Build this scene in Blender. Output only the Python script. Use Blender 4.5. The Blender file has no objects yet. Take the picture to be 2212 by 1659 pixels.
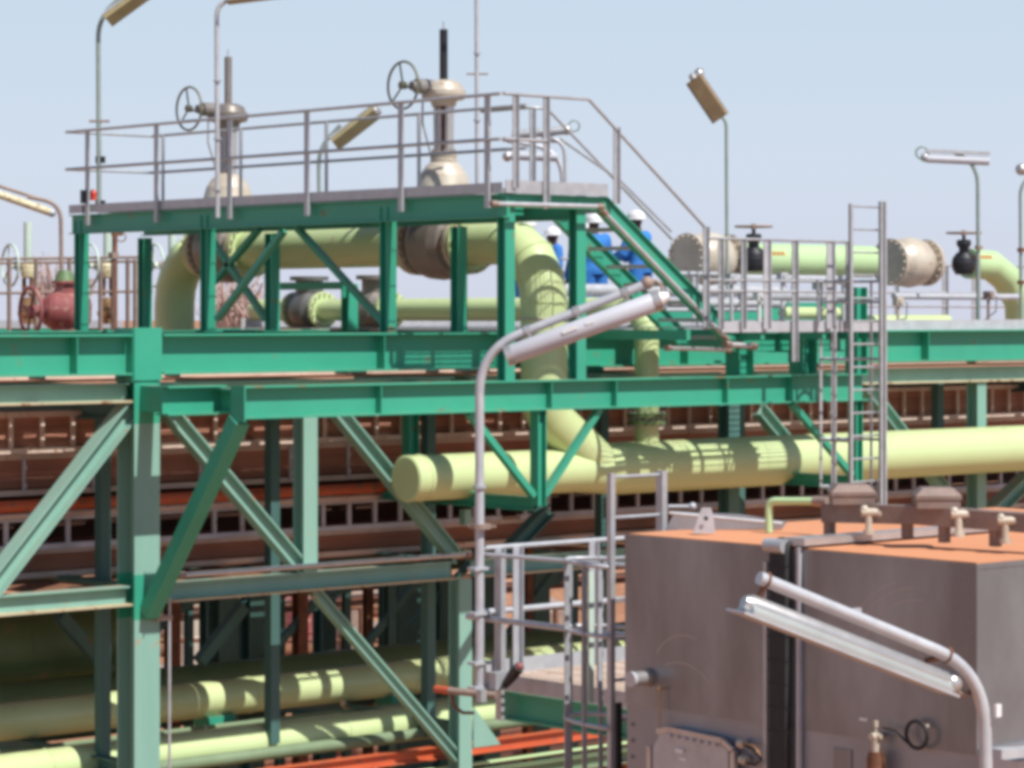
import bpy, bmesh, math, random
from mathutils import Vector, Matrix
random.seed(7)
# ------------------------------------------------------------------ camera, sky, sun
# The world axes follow the pipe rack: x runs along the rack (right and away), y runs across it (left and away).
F, CX, HY, ZC = 6100.0, 1106.0, 680.0, 8.0          # lens in pixels of a 2212 px wide picture, horizon row, eye height
SA, CA = 0.6626, 0.7490                              # view direction in plan
scene = bpy.context.scene
cd = bpy.data.cameras.new("camera"); cam = bpy.data.objects.new("camera", cd)
scene.collection.objects.link(cam); scene.camera = cam
cam.location = (0, 0, ZC); cam.rotation_euler = (math.pi/2, 0, -math.atan2(SA, CA))
cd.sensor_width = 36; cd.lens = 36*F/2212; cd.shift_y = -149.5/2212
cd.clip_start = 0.5; cd.clip_end = 6000
cd.dof.use_dof = False
SUN_EL = math.radians(54.5); SUN_DX, SUN_DY = 0.07, -0.9975      # horizontal direction towards the sun
world = bpy.data.worlds.new("World"); scene.world = world; world.use_nodes = True
wn = world.node_tree.nodes; wl = world.node_tree.links
sky = wn.new("ShaderNodeTexSky"); sky.sky_type = 'NISHITA'; sky.sun_disc = False
sky.sun_elevation = SUN_EL; sky.sun_rotation = math.atan2(SUN_DX, SUN_DY)
sky.altitude = 100; sky.air_density = 1.0; sky.dust_density = 0.5; sky.ozone_density = 2.2
bg = wn["Background"]; bg.inputs[1].default_value = 0.085
# pale dry-season haze band: the sky whitens to an even grey blue towards the horizon, by elevation
tc = wn.new("ShaderNodeTexCoord"); sx = wn.new("ShaderNodeSeparateXYZ"); wl.new(tc.outputs["Generated"], sx.inputs[0])
mr = wn.new("ShaderNodeMapRange"); mr.interpolation_type = 'SMOOTHSTEP'; wl.new(sx.outputs[2], mr.inputs[0])
mr.inputs[1].default_value = 0.12; mr.inputs[2].default_value = 0.26; mr.inputs[3].default_value = 0.97; mr.inputs[4].default_value = 0.0
hz = wn.new("ShaderNodeValToRGB"); hz.color_ramp.elements[0].position = 0.0; hz.color_ramp.elements[0].color = (.575,.60,.72,1)
hz.color_ramp.elements[1].position = .13; hz.color_ramp.elements[1].color = (.50,.62,.735,1)
e_ = hz.color_ramp.elements.new(.055); e_.color = (.565,.64,.75,1)
wl.new(sx.outputs[2], hz.inputs[0])
sc_ = wn.new("ShaderNodeVectorMath"); sc_.operation = 'SCALE'; wl.new(hz.outputs[0], sc_.inputs[0]); sc_.inputs[3].default_value = 1.03/0.085
mxs = wn.new("ShaderNodeMix"); mxs.data_type = 'RGBA'; wl.new(mr.outputs[0], mxs.inputs[0]); wl.new(sky.outputs[0], mxs.inputs[6]); wl.new(sc_.outputs[0], mxs.inputs[7])
wl.new(mxs.outputs[2], bg.inputs[0])
sd = bpy.data.lights.new("sun", 'SUN'); sd.energy = 5.0; sd.angle = math.radians(0.53); sd.color = (1.0, 0.965, 0.905)
sun = bpy.data.objects.new("sun", sd); scene.collection.objects.link(sun)
sv = Vector((SUN_DX*math.cos(SUN_EL), SUN_DY*math.cos(SUN_EL), math.sin(SUN_EL)))
sun.rotation_euler = sv.to_track_quat('Z', 'Y').to_euler(); sun.location = (10, 0, 40)
scene.view_settings.view_transform = 'Standard'; scene.view_settings.look = 'None'
scene.view_settings.exposure = 0.15; scene.view_settings.gamma = 1.0
scene.render.engine = 'CYCLES'; scene.cycles.filter_width = 4.3
scene.cycles.max_bounces = 6; scene.cycles.use_denoising = True

# ------------------------------------------------------------------ reading positions
def U(px, v):            # x of the point of column px on the plane y = v
    k = (px-CX)/F
    return v*(SA + k*CA)/(CA - k*SA)
def V(px, u):            # y of the point of column px on the plane x = u
    k = (px-CX)/F
    return u*(CA - k*SA)/(SA + k*CA)
def dep(u, v): return SA*u + CA*v
def Z(py, u, v): return ZC - (py-HY)*dep(u, v)/F
def pv(px, py, v): u = U(px, v); return Vector((u, v, Z(py, u, v)))
def pu(px, py, u): v = V(px, u); return Vector((u, v, Z(py, u, v)))
def pd(px, py, d):       # at distance d
    X = (px-CX)/F*d
    return Vector((CA*X+SA*d, -SA*X+CA*d, ZC-(py-HY)/F*d))
def sc(u, v): return F/dep(u, v)

# ------------------------------------------------------------------ materials
def mat(name, col, rough=.5, metal=0.0, col2=None, scale=3.0, amt=.5, bump=0.0, bscale=40., streak=False, spots=None, spot_amt=.12, coat=0, stretch=None, dust=0.0):
    m = bpy.data.materials.new(name); m.use_nodes = True
    n = m.node_tree.nodes; l = m.node_tree.links; b = n["Principled BSDF"]
    b.inputs["Roughness"].default_value = rough; b.inputs["Metallic"].default_value = metal
    if coat: b.inputs["Coat Weight"].default_value = coat
    g = n.new("ShaderNodeNewGeometry")
    mp = n.new("ShaderNodeMapping"); l.new(g.outputs["Position"], mp.inputs[0])
    if streak: mp.inputs["Scale"].default_value = (1, 1, .12)
    if stretch: mp.inputs["Scale"].default_value = stretch
    nt = n.new("ShaderNodeTexNoise"); nt.inputs["Scale"].default_value = scale; nt.inputs["Detail"].default_value = 6; nt.inputs["Roughness"].default_value = .6
    l.new(mp.outputs[0], nt.inputs[0])
    cr = n.new("ShaderNodeValToRGB"); cr.color_ramp.elements[0].position = .5-.25*amt; cr.color_ramp.elements[1].position = .5+.3
    c2 = col2 or tuple(c*.82 for c in col)
    cr.color_ramp.elements[0].color = (*c2, 1); cr.color_ramp.elements[1].color = (*col, 1)
    l.new(nt.outputs[0], cr.inputs[0]); out = cr.outputs[0]
    if spots:
        n2 = n.new("ShaderNodeTexNoise"); n2.inputs["Scale"].default_value = scale*4; n2.inputs["Detail"].default_value = 8
        l.new(g.outputs["Position"], n2.inputs[0])
        r2 = n.new("ShaderNodeValToRGB"); r2.color_ramp.elements[0].position = .62-spot_amt; r2.color_ramp.elements[1].position = .70-spot_amt*.6
        l.new(n2.outputs[0], r2.inputs[0])
        mx = n.new("ShaderNodeMix"); mx.data_type = 'RGBA'; l.new(r2.outputs[0], mx.inputs[0]); l.new(out, mx.inputs[6]); mx.inputs[7].default_value = (*spots, 1)
        out = mx.outputs[2]
    if dust:   # orange-grey dust lying on upward surfaces
        sz = n.new("ShaderNodeSeparateXYZ"); l.new(g.outputs["True Normal"], sz.inputs[0])
        m1 = n.new("ShaderNodeMapRange"); m1.inputs[1].default_value = .55; m1.inputs[2].default_value = .98; m1.inputs[4].default_value = dust; l.new(sz.outputs[2], m1.inputs[0])
        n3 = n.new("ShaderNodeTexNoise"); n3.inputs["Scale"].default_value = 5; n3.inputs["Detail"].default_value = 5; l.new(g.outputs["Position"], n3.inputs[0])
        m2 = n.new("ShaderNodeMapRange"); m2.inputs[1].default_value = .3; m2.inputs[2].default_value = .6; l.new(n3.outputs[0], m2.inputs[0])
        mm = n.new("ShaderNodeMath"); mm.operation = 'MULTIPLY'; l.new(m1.outputs[0], mm.inputs[0]); l.new(m2.outputs[0], mm.inputs[1])
        mx2 = n.new("ShaderNodeMix"); mx2.data_type = 'RGBA'; l.new(mm.outputs[0], mx2.inputs[0]); l.new(out, mx2.inputs[6]); mx2.inputs[7].default_value = (.42,.27,.17,1); out = mx2.outputs[2]
    l.new(out, b.inputs["Base Color"])
    rr = n.new("ShaderNodeMapRange"); rr.inputs[3].default_value = max(.05, rough-.1); rr.inputs[4].default_value = min(1, rough+.12)
    l.new(nt.outputs[0], rr.inputs[0]); l.new(rr.outputs[0], b.inputs["Roughness"])
    if bump:
        nb = n.new("ShaderNodeTexNoise"); nb.inputs["Scale"].default_value = bscale; nb.inputs["Detail"].default_value = 4
        l.new(g.outputs["Position"], nb.inputs[0])
        bp = n.new("ShaderNodeBump"); bp.inputs["Strength"].default_value = bump; bp.inputs["Distance"].default_value = .01
        l.new(nb.outputs[0], bp.inputs["Height"]); l.new(bp.outputs[0], b.inputs["Normal"])
    return m
M = dict(
 emerald=mat("emerald_paint", (.042,.38,.24), .40, col2=(.036,.30,.20), scale=.8, amt=1.0, bump=.07, bscale=9, spots=(.17,.20,.11), spot_amt=-.035, dust=.6),
 teal=mat("pale_teal_paint", (.265,.475,.385), .55, col2=(.20,.385,.32), scale=1.6, streak=True, spots=(.36,.30,.20), spot_amt=-.06, bump=.05, bscale=15, dust=.6),
 teal_dark=mat("weathered_teal_paint", (.085,.20,.175), .6, col2=(.05,.13,.12), scale=1.3, streak=True, spots=(.14,.1,.06), spot_amt=-.04),  # darker copy of the teal, with the rack's shade put into the colour
 cream=mat("cream_paint", (.60,.52,.33), .6, col2=(.48,.42,.27), scale=2, spots=(.3,.14,.06), spot_amt=.07),
 lime=mat("pale_lime_pipe_paint", (.57,.69,.36), .34, col2=(.53,.64,.32), scale=.9, spots=(.5,.52,.3), spot_amt=-.05, bump=.03, bscale=8, dust=.22),
 lime2=mat("green_lime_pipe_paint", (.50,.69,.37), .4, col2=(.44,.61,.32), scale=.9),
 olive=mat("olive_pipe_paint", (.15,.24,.10), .5, col2=(.10,.17,.07), scale=1.1, spots=(.25,.2,.1), spot_amt=-.03),
 galv=mat("galvanised_steel", (.54,.56,.59), .42, .35, col2=(.42,.43,.45), scale=9, bump=.08, bscale=60),
 galv_w=mat("pale_galvanised_steel", (.58,.59,.62), .45, .2, col2=(.46,.47,.50), scale=7, bump=.05),
 alu=mat("dull_aluminium", (.60,.59,.59), .34, .6, col2=(.48,.47,.46), scale=6),
 dustmetal=mat("dust_covered_metal", (.42,.31,.25), .65, .2, col2=(.27,.20,.17), scale=8, bump=.2),
 lampwhite=mat("white_lamp_glass", (.55,.56,.61), .3, 0, col2=(.49,.50,.55), scale=3),
 lampclear=mat("grey_lamp_glass", (.55,.60,.60), .16, .35, col2=(.42,.46,.46), scale=3),
 lampbrown=mat("brown_lamp_glass", (.30,.215,.12), .5, 0, col2=(.22,.15,.08), scale=6),
 lampyellow=mat("yellowed_lamp_glass", (.42,.36,.19), .45, 0, col2=(.32,.27,.14), scale=5),
 polegrn=mat("grey_green_pole_paint", (.34,.42,.38), .5, .2, col2=(.27,.33,.3), scale=6),
 shaderail=mat("dull_green_rail_paint", (.22,.30,.18), .55, col2=(.16,.23,.13), scale=2),  # rail green darkened to stand in for shade
 manif=mat("brown_dusty_casting", (.34,.245,.205), .6, .2, col2=(.20,.145,.125), scale=5, bump=.2),
 greycast=mat("dark_grey_casting", (.20,.205,.195), .4, .3, col2=(.14,.14,.135), scale=3, bump=.1),
 scuff=mat("scuffed_steel", (.50,.46,.41), .5, .3, col2=(.42,.39,.35), scale=9),
 trayback=mat("shaded_tray_back", (.10,.045,.03), .9, col2=(.07,.03,.02), scale=3),  # near-black brown that carries the shade inside the trays
 cast=mat("weathered_cast_steel", (.31,.295,.28), .42, .3, col2=(.21,.18,.16), scale=1.6, bump=.12, bscale=25, spots=(.26,.16,.11), spot_amt=.0),
 castlight=mat("pale_valve_coating", (.68,.63,.54), .38, .1, col2=(.50,.43,.34), scale=2.6, bump=.15, spots=(.42,.28,.18), spot_amt=-.01),
 rust=mat("rusty_steel", (.32,.15,.08), .8, .1, col2=(.16,.07,.04), scale=7, bump=.3),
 blackst=mat("black_steel", (.028,.03,.036), .45, .2, col2=(.02,.02,.024), scale=5),
 wheel=mat("olive_handwheel_paint", (.24,.25,.18), .5, .1, col2=(.17,.16,.11), scale=9),
 paleyel=mat("pale_yellow_paint", (.76,.72,.50), .45, col2=(.62,.56,.36), scale=4, spots=(.4,.25,.12), spot_amt=.06),
 palemint=mat("pale_mint_paint", (.62,.74,.64), .45, col2=(.52,.64,.55), scale=4),
 redv=mat("faded_red_paint", (.33,.13,.125), .5, col2=(.27,.07,.07), scale=2, spots=(.45,.25,.2), spot_amt=.06),
 redpipe=mat("orange_red_paint", (.62,.14,.05), .5, col2=(.5,.10,.04), scale=2, spots=(.3,.12,.07), spot_amt=.06),
 cable=mat("brown_dusty_cable", (.64,.33,.23), .8, col2=(.48,.235,.16), scale=1.2, stretch=(.04,1,10), bump=.1),
 cabletray=mat("dusty_pink_tray_steel", (.74,.62,.54), .65, .05, col2=(.60,.47,.39), scale=4, spots=(.34,.17,.1), spot_amt=.0),
 steeltray=mat("grey_tray_steel", (.68,.67,.72), .5, .15, col2=(.52,.51,.56), scale=5, spots=(.3,.16,.1), spot_amt=-.02),
 cab=mat("brushed_steel_sheet", (.37,.395,.425), .30, .45, col2=(.205,.215,.23), scale=1.0, stretch=(1,1.6,.6), bump=.04, bscale=9),
 cabband=mat("duller_steel_sheet", (.38,.395,.43), .38, .4, col2=(.28,.29,.315), scale=1.5, stretch=(1,1,.5), bump=.04, bscale=9),
 roofdust=mat("orange_dust_sheet", (.66,.29,.145), .85, 0, col2=(.60,.255,.125), scale=.9, bump=.06, bscale=70),
 rubber=mat("black_cable_rubber", (.035,.035,.038), .6, col2=(.02,.02,.02), scale=20, bump=.3),
 white=mat("white_plastic", (.80,.80,.80), .35, col2=(.72,.72,.72), scale=5),
 blue=mat("blue_work_cloth", (.045,.245,.68), .8, col2=(.03,.17,.52), scale=6, bump=.5, bscale=14),
 navy=mat("navy_work_cloth", (.02,.035,.17), .85, col2=(.014,.024,.12), scale=6, bump=.5, bscale=14),
 skin=mat("brown_skin", (.11,.05,.032), .5, col2=(.09,.04,.026), scale=12),
 orange=mat("orange_plastic", (.85,.30,.03), .5, col2=(.7,.22,.02), scale=5),
 redplastic=mat("red_plastic", (.75,.06,.03), .45, col2=(.6,.05,.03), scale=5),
 black=mat("matt_black", (.02,.02,.022), .6),
 brass=mat("dusty_brass", (.55,.38,.2), .4, .6, col2=(.36,.2,.1), scale=9),
)
# ground: orange soil with paler tracks and pebbly break-up
def soil():
    m = bpy.data.materials.new("orange_soil"); m.use_nodes = True
    n = m.node_tree.nodes; l = m.node_tree.links; b = n["Principled BSDF"]; b.inputs["Roughness"].default_value = .95
    g = n.new("ShaderNodeNewGeometry")
    def noise(s, d): 
        t = n.new("ShaderNodeTexNoise"); t.inputs["Scale"].default_value = s; t.inputs["Detail"].default_value = d; l.new(g.outputs["Position"], t.inputs[0]); return t
    a, c = noise(.12, 8), noise(3.0, 6)
    r = n.new("ShaderNodeValToRGB"); r.color_ramp.elements[0].color = (.36,.16,.08,1); r.color_ramp.elements[1].color = (.52,.26,.14,1)
    r.color_ramp.elements[0].position = .35; r.color_ramp.elements[1].position = .65
    l.new(a.outputs[0], r.inputs[0])
    mx = n.new("ShaderNodeMix"); mx.data_type = 'RGBA'; mx.blend_type = 'MULTIPLY'; mx.inputs[0].default_value = .6
    r2 = n.new("ShaderNodeValToRGB"); r2.color_ramp.elements[0].color = (.55,.5,.48,1); r2.color_ramp.elements[0].position = .35; r2.color_ramp.elements[1].position = .6
    l.new(c.outputs[0], r2.inputs[0]); l.new(r.outputs[0], mx.inputs[6]); l.new(r2.outputs[0], mx.inputs[7]); l.new(mx.outputs[2], b.inputs["Base Color"])
    return m
M['soil'] = soil()

# ------------------------------------------------------------------ mesh helpers
COL = scene.collection
class MB:
    def __init__(s): s.v = []; s.f = []; s.sm = []
    def add(s, vs, fs, smooth=False):
        o = len(s.v); s.v += [tuple(a) for a in vs]; s.f += [tuple(i+o for i in f) for f in fs]; s.sm += [smooth]*len(fs); return s
    def box(s, a, b):
        x0,x1 = sorted((a[0],b[0])); y0,y1 = sorted((a[1],b[1])); z0,z1 = sorted((a[2],b[2]))
        vs = [(x,y,z) for z in (z0,z1) for y in (y0,y1) for x in (x0,x1)]
        return s.add(vs, [(0,2,3,1),(4,5,7,6),(0,1,5,4),(2,6,7,3),(0,4,6,2),(1,3,7,5)])
    def prism(s, pts, d):                # polygon pts extruded by vector d
        n = len(pts); d = Vector(d); pts = [Vector(p) for p in pts]
        vs = pts + [p+d for p in pts]
        return s.add(vs, [tuple(range(n))[::-1], tuple(range(n,2*n))] + [(i,(i+1)%n,n+(i+1)%n,n+i) for i in range(n)])
    def bar(s, p0, p1, w, h, up=(0,0,1), os=0, ou=0):   # rectangular bar
        p0, p1, up = Vector(p0), Vector(p1), Vector(up); ax = (p1-p0).normalized()
        sd = ax.cross(up)
        if sd.length < 1e-4: up = Vector((0,1,0)); sd = ax.cross(up)
        sd.normalize(); up = sd.cross(ax).normalized()
        q = [p0+sd*(a*w/2+os)+up*(b*h/2+ou) for a,b in ((-1,-1),(1,-1),(1,1),(-1,1))]
        return s.prism(q, p1-p0)
    def ibeam(s, p0, p1, h, b, tf=.022, tw=.014, up=(0,0,1)):
        s.bar(p0, p1, b, tf, up, 0, h/2-tf/2); s.bar(p0, p1, b, tf, up, 0, -h/2+tf/2); s.bar(p0, p1, tw, h-2*tf, up)
        return s
    def tube(s, pts, r, n=16, caps=True, rs=None):
        pts = [Vector(p) for p in pts]; k = len(pts); rs = rs or [r]*k
        t = []
        for i in range(k):
            a = pts[i]-pts[i-1] if i else pts[1]-pts[0]; c = pts[i+1]-pts[i] if i < k-1 else pts[-1]-pts[-2]
            t.append((a.normalized()+c.normalized()).normalized())
        ref = Vector((0,0,1)) if abs(t[0].z) < .9 else Vector((1,0,0))
        nv = t[0].cross(ref).normalized(); vs = []
        for i in range(k):
            if i: nv = t[i-1].rotation_difference(t[i]) @ nv
            bn = t[i].cross(nv)
            vs += [pts[i]+(nv*math.cos(2*math.pi*j/n)+bn*math.sin(2*math.pi*j/n))*rs[i] for j in range(n)]
        fs = [(i*n+j, i*n+(j+1)%n, (i+1)*n+(j+1)%n, (i+1)*n+j) for i in range(k-1) for j in range(n)]
        s.add(vs, fs, True)
        if caps: s.add(vs[:n], [tuple(range(n))[::-1]]); s.add(vs[-n:], [tuple(range(n))])
        return s
    def cyl(s, p0, p1, r, n=16, r2=None, caps=True): return s.tube([p0, p1], r, n, caps, [r, r if r2 is None else r2])
    def lathe(s, base, axis, prof, n=28):     # prof: list of (along, radius)
        base, ax = Vector(base), Vector(axis).normalized()
        ref = Vector((0,0,1)) if abs(ax.z) < .9 else Vector((1,0,0))
        a = ax.cross(ref).normalized(); b = ax.cross(a)
        for i in range(len(prof)-1):
            (t0,r0),(t1,r1) = prof[i], prof[i+1]
            vs = [base+ax*t+(a*math.cos(2*math.pi*j/n)+b*math.sin(2*math.pi*j/n))*max(r,1e-4) for t,r in ((t0,r0),(t1,r1)) for j in range(n)]
            s.add(vs, [(j,(j+1)%n,n+(j+1)%n,n+j) for j in range(n)], True)
        return s
    def torus(s, c, axis, R, r, n=28, m=8, arc=(0,2*math.pi), ref=None):
        c, ax = Vector(c), Vector(axis).normalized()
        a = Vector(ref) if ref else ax.cross(Vector((0,0,1)) if abs(ax.z) < .9 else Vector((1,0,0))).normalized(); b = ax.cross(a)
        full = abs(arc[1]-arc[0]-2*math.pi) < 1e-6; k = n if full else n+1; vs = []
        for i in range(k):
            t = arc[0]+(arc[1]-arc[0])*i/n; d = a*math.cos(t)+b*math.sin(t)
            vs += [c+d*(R+r*math.cos(2*math.pi*j/m))+ax*r*math.sin(2*math.pi*j/m) for j in range(m)]
        return s.add(vs, [(i*m+j,((i+1)%k)*m+j,((i+1)%k)*m+(j+1)%m,i*m+(j+1)%m) for i in range(n) for j in range(m)], True)
    def ball(s, c, r, n=20, m=12, sc3=(1,1,1), z0=-1):
        prof = []
        for i in range(m+1):
            z = -1+2*i/m; z = math.sin(math.pi/2*z); 
            if z < z0: z = z0
            prof.append((z, math.sqrt(max(0,1-z*z))))
        c = Vector(c); vs = [c+Vector((q*math.cos(2*math.pi*j/n)*sc3[0], q*math.sin(2*math.pi*j/n)*sc3[1], z*sc3[2]))*r for z,q in prof for j in range(n)]
        return s.add(vs, [(i*n+j,i*n+(j+1)%n,(i+1)*n+(j+1)%n,(i+1)*n+j) for i in range(m) for j in range(n)], True)
def make_obj(name, mb, m, parent=None):
    me = bpy.data.meshes.new(name); off = Vector(parent_loc(parent)) if parent else None
    if parent:
        vs = [(a[0]-off.x, a[1]-off.y, a[2]-off.z) for a in mb.v]; org = Vector((0,0,0))
    else:
        xs = [a[0] for a in mb.v]; ys = [a[1] for a in mb.v]; zs = [a[2] for a in mb.v]
        org = Vector(((min(xs)+max(xs))/2, (min(ys)+max(ys))/2, min(zs))); vs = [(a[0]-org.x, a[1]-org.y, a[2]-org.z) for a in mb.v]
    me.from_pydata(vs, [], mb.f); me.polygons.foreach_set("use_smooth", mb.sm)
    me.materials.append(M[m] if isinstance(m, str) else m); me.update()
    bm = bmesh.new(); bm.from_mesh(me); bmesh.ops.recalc_face_normals(bm, faces=bm.faces[:]); bm.to_mesh(me); bm.free()
    o = bpy.data.objects.new(name, me); COL.objects.link(o); o.location = org
    if parent: o.parent = parent
    return o
_L = {}
def parent_loc(o): return _L[o.name]
def thing(name, label, cat, loc, group=None):
    o = bpy.data.objects.new(name, None); COL.objects.link(o); o.location = loc; o.empty_display_size = .2
    _L[o.name] = tuple(loc); o['label'] = label; o['category'] = cat
    if group: o['group'] = group
    return o
def part(root, name, mb, m, label=None):
    o = make_obj(name, mb, m, root); _L[o.name] = _L[root.name]
    if label: o['label'] = label
    return o
def single(name, mb, m, label, cat, group=None):
    o = make_obj(name, mb, m); o['label'] = label; o['category'] = cat
    if group: o['group'] = group
    return o
def struct(name, mb, m, kind='structure'):
    o = make_obj(name, mb, m); o['kind'] = kind; return o
def arc_pts(c, a, b, R, t0, t1, n=8):   # points on an arc in the plane of unit vectors a,b
    c, a, b = Vector(c), Vector(a), Vector(b)
    return [c+a*R*math.cos(t0+(t1-t0)*i/n)+b*R*math.sin(t0+(t1-t0)*i/n) for i in range(n+1)]
def bend(p0, corner, p1, R, n=8):       # polyline p0 - rounded corner - p1
    p0, c, p1 = Vector(p0), Vector(corner), Vector(p1); a = (p0-c).normalized(); b = (p1-c).normalized()
    s, e = c+a*R, c+b*R; out = [p0]
    for i in range(n+1):
        t = i/n; out.append(s*(1-t)**2+c*2*t*(1-t)+e*t*t)
    return out+[p1]
X3, Y3, Z3 = Vector((1,0,0)), Vector((0,1,0)), Vector((0,0,1))
def flange(mb, c, ax, r, t=.05): return mb.cyl(Vector(c)-Vector(ax)*t/2, Vector(c)+Vector(ax)*t/2, r, 28)
def bolts(mb, c, ax, r, n=20, br=.02, l=.1):
    ax = Vector(ax).normalized(); ref = Z3 if abs(ax.z) < .9 else X3; a = ax.cross(ref).normalized(); b = ax.cross(a)
    for i in range(n):
        p = Vector(c)+(a*math.cos(2*math.pi*i/n)+b*math.sin(2*math.pi*i/n))*r
        mb.cyl(p-ax*l/2, p+ax*l/2, br, 6)
    return mb
exec_order = []
# ------------------------------------------------------------------ setting: ground
def ground():
    mb = MB(); N = 60; xs = [-400+i*40 for i in range(N+1)]
    vs = [(x, y, 0) for y in xs for x in xs]
    mb.add([(-600,-600,0),(3200,-600,0),(3200,3200,0),(-600,3200,0)], [(0,1,2,3)])
    return struct('ground', mb, 'soil')
ground()

# ------------------------------------------------------------------ the old pale-teal pipe rack
YF = 25.75                                            # front truss plane
ZT, ZB = (7.05, 7.26), (4.85, 5.06)
YK = 30.6                                             # back plane
rack = thing('teal_pipe_rack', 'long pale teal steel pipe rack with diagonal braces carrying the brown cable trays', 'pipe rack', (U(317, YF), YF, 0))
xc1, xc2 = U(318, YF-.17), U(1006, YF-.10)
pitch = xc2-xc1
XL, XR = U(-160, YF), U(2420, YF)
def rack_beam(z0, z1, xa, xb, y, m='teal'):
    z = (z0+z1)/2; h = z1-z0
    part(rack, 'chord', MB().bar((xa, y, z1-.009), (xb, y, z1-.009), .18, .018).bar((xa, y, z), (xb, y, z), .012, h-.036), m)
    part(rack, 'lower_flange', MB().bar((xa, y, z0+.011), (xb, y, z0+.011), .28, .022), 'cream')
cols = [xc1-pitch, xc1, xc2, xc2+pitch, U(2330, YF), U(2330, YF)+pitch]
seg = [XL]+[c for c in cols if XL < c < XR]+[XR]
for i in range(len(seg)-1):
    a = seg[i]+(.16 if i else 0); b = seg[i+1]-(.16 if i < len(seg)-2 else 0)
    rack_beam(*ZT, a, b, YF); rack_beam(*ZB, a, b, YF)
for c in cols:
    if c == xc1:
        # touched-up column: old teal with fresh emerald zones at the new connections
        zs = [(0, Z(1338, c, YF-.15), 'teal'), (Z(1338, c, YF-.15), Z(1240, c, YF-.15), 'emerald'), (Z(1240, c, YF-.15), Z(915, c, YF-.15), 'teal'), (Z(915, c, YF-.15), 7.80, 'emerald')]
        for a, b, m in zs: part(rack, 'column', MB().ibeam((c, YF, a), (c, YF, b), .34, .33, .022, .014, up=(0,1,0)), m, 'fresh emerald length of the old teal column' if m == 'emerald' else None)
        part(rack, 'cap_plate', MB().box((c-.18, YF-.19, 7.29), (c+.18, YF-.172, 7.86)), 'emerald')
        part(rack, 'cap_plate', MB().box((c-.19, YF-.17, 7.27), (c-.168, YF+.17, 7.86)), 'emerald')
    else:
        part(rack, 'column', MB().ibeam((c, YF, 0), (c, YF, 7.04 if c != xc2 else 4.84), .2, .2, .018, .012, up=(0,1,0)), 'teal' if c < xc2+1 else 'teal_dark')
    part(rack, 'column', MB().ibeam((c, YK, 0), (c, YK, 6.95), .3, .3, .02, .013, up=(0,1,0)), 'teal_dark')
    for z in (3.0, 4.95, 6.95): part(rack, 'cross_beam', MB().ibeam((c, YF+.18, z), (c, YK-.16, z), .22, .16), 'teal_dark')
# truss members of the front plane (I sections)
def mem(p0, p1, m='teal', h=.17, b=.16): part(rack, 'diagonal_brace', MB().ibeam(p0, p1, h, b, .02, .010, up=(0,0,1)), m)
def vert(px, z0, z1, m='teal', w=.2): x = U(px, YF-.1); part(rack, 'vertical_post', MB().ibeam((x, YF, z0), (x, YF, z1), w, w, .015, .010, up=(0,1,0)), m)
zt, zb = ZT[0]-.005, ZB[1]+.005
xm = U(671, YF)
vert(671, zb, zt)
mem((U(283, YF), YF, zt-.04), (U(-50, YF), YF, zb-.1), h=.2, b=.22)
mem((U(352, YF), YF, zt-.04), (U(652, YF), YF, zb+.02))
mem((U(710, YF), YF, zt-.04), (U(985, YF), YF, zb+.02))
mem((xm+.05, YF, ZB[0]-.02), (U(990, YF), YF, Z(1640, xc2, YF)), h=.12, b=.12)
xq = U(1003, YF); part(rack, 'vertical_post', MB().bar((xq, YF-.02, zb+.42), (xq, YF-.02, Z(1100, xq, YF)), .1, .1), 'teal')
# to the right of the second column
xm2 = xc2+pitch*.5
mem(pv(1640, 885, YF), pv(1760, 1030, YF)); mem(pv(1872, 838, YF), pv(2040, 1060, YF)); 
mem(pv(2252, 1000, YF), pv(2130, 1120, YF), h=.2, b=.22)
vert(2121, zb, zt)
mem(pv(1185, 1100, YF+.4), pv(1090, 1200, YF+.4), 'teal_dark'); 
# lower level beams and the back face
for (z0, z1, y) in ((2.30, 2.46, YF+.25), (2.62, 2.80, YK), (6.75, 6.95, YK), (4.75, 4.95, YK)):
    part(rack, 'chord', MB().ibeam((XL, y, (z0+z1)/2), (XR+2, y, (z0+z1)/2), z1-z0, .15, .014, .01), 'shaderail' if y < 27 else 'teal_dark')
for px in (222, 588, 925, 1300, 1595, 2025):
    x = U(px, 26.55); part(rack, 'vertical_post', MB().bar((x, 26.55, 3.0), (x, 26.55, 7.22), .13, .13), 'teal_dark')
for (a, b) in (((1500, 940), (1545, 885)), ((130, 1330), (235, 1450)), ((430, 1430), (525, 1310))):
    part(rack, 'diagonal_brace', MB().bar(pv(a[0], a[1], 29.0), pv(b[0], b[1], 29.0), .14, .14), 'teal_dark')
# knee gusset plates
part(rack, 'gusset_plate', MB().prism([(xc2+.165, YF-.05, 3.3), (xc2+.6, YF-.05, 2.8), (xc2+.165, YF-.05, 2.8)], (0,.012,0)), 'teal')

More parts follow.
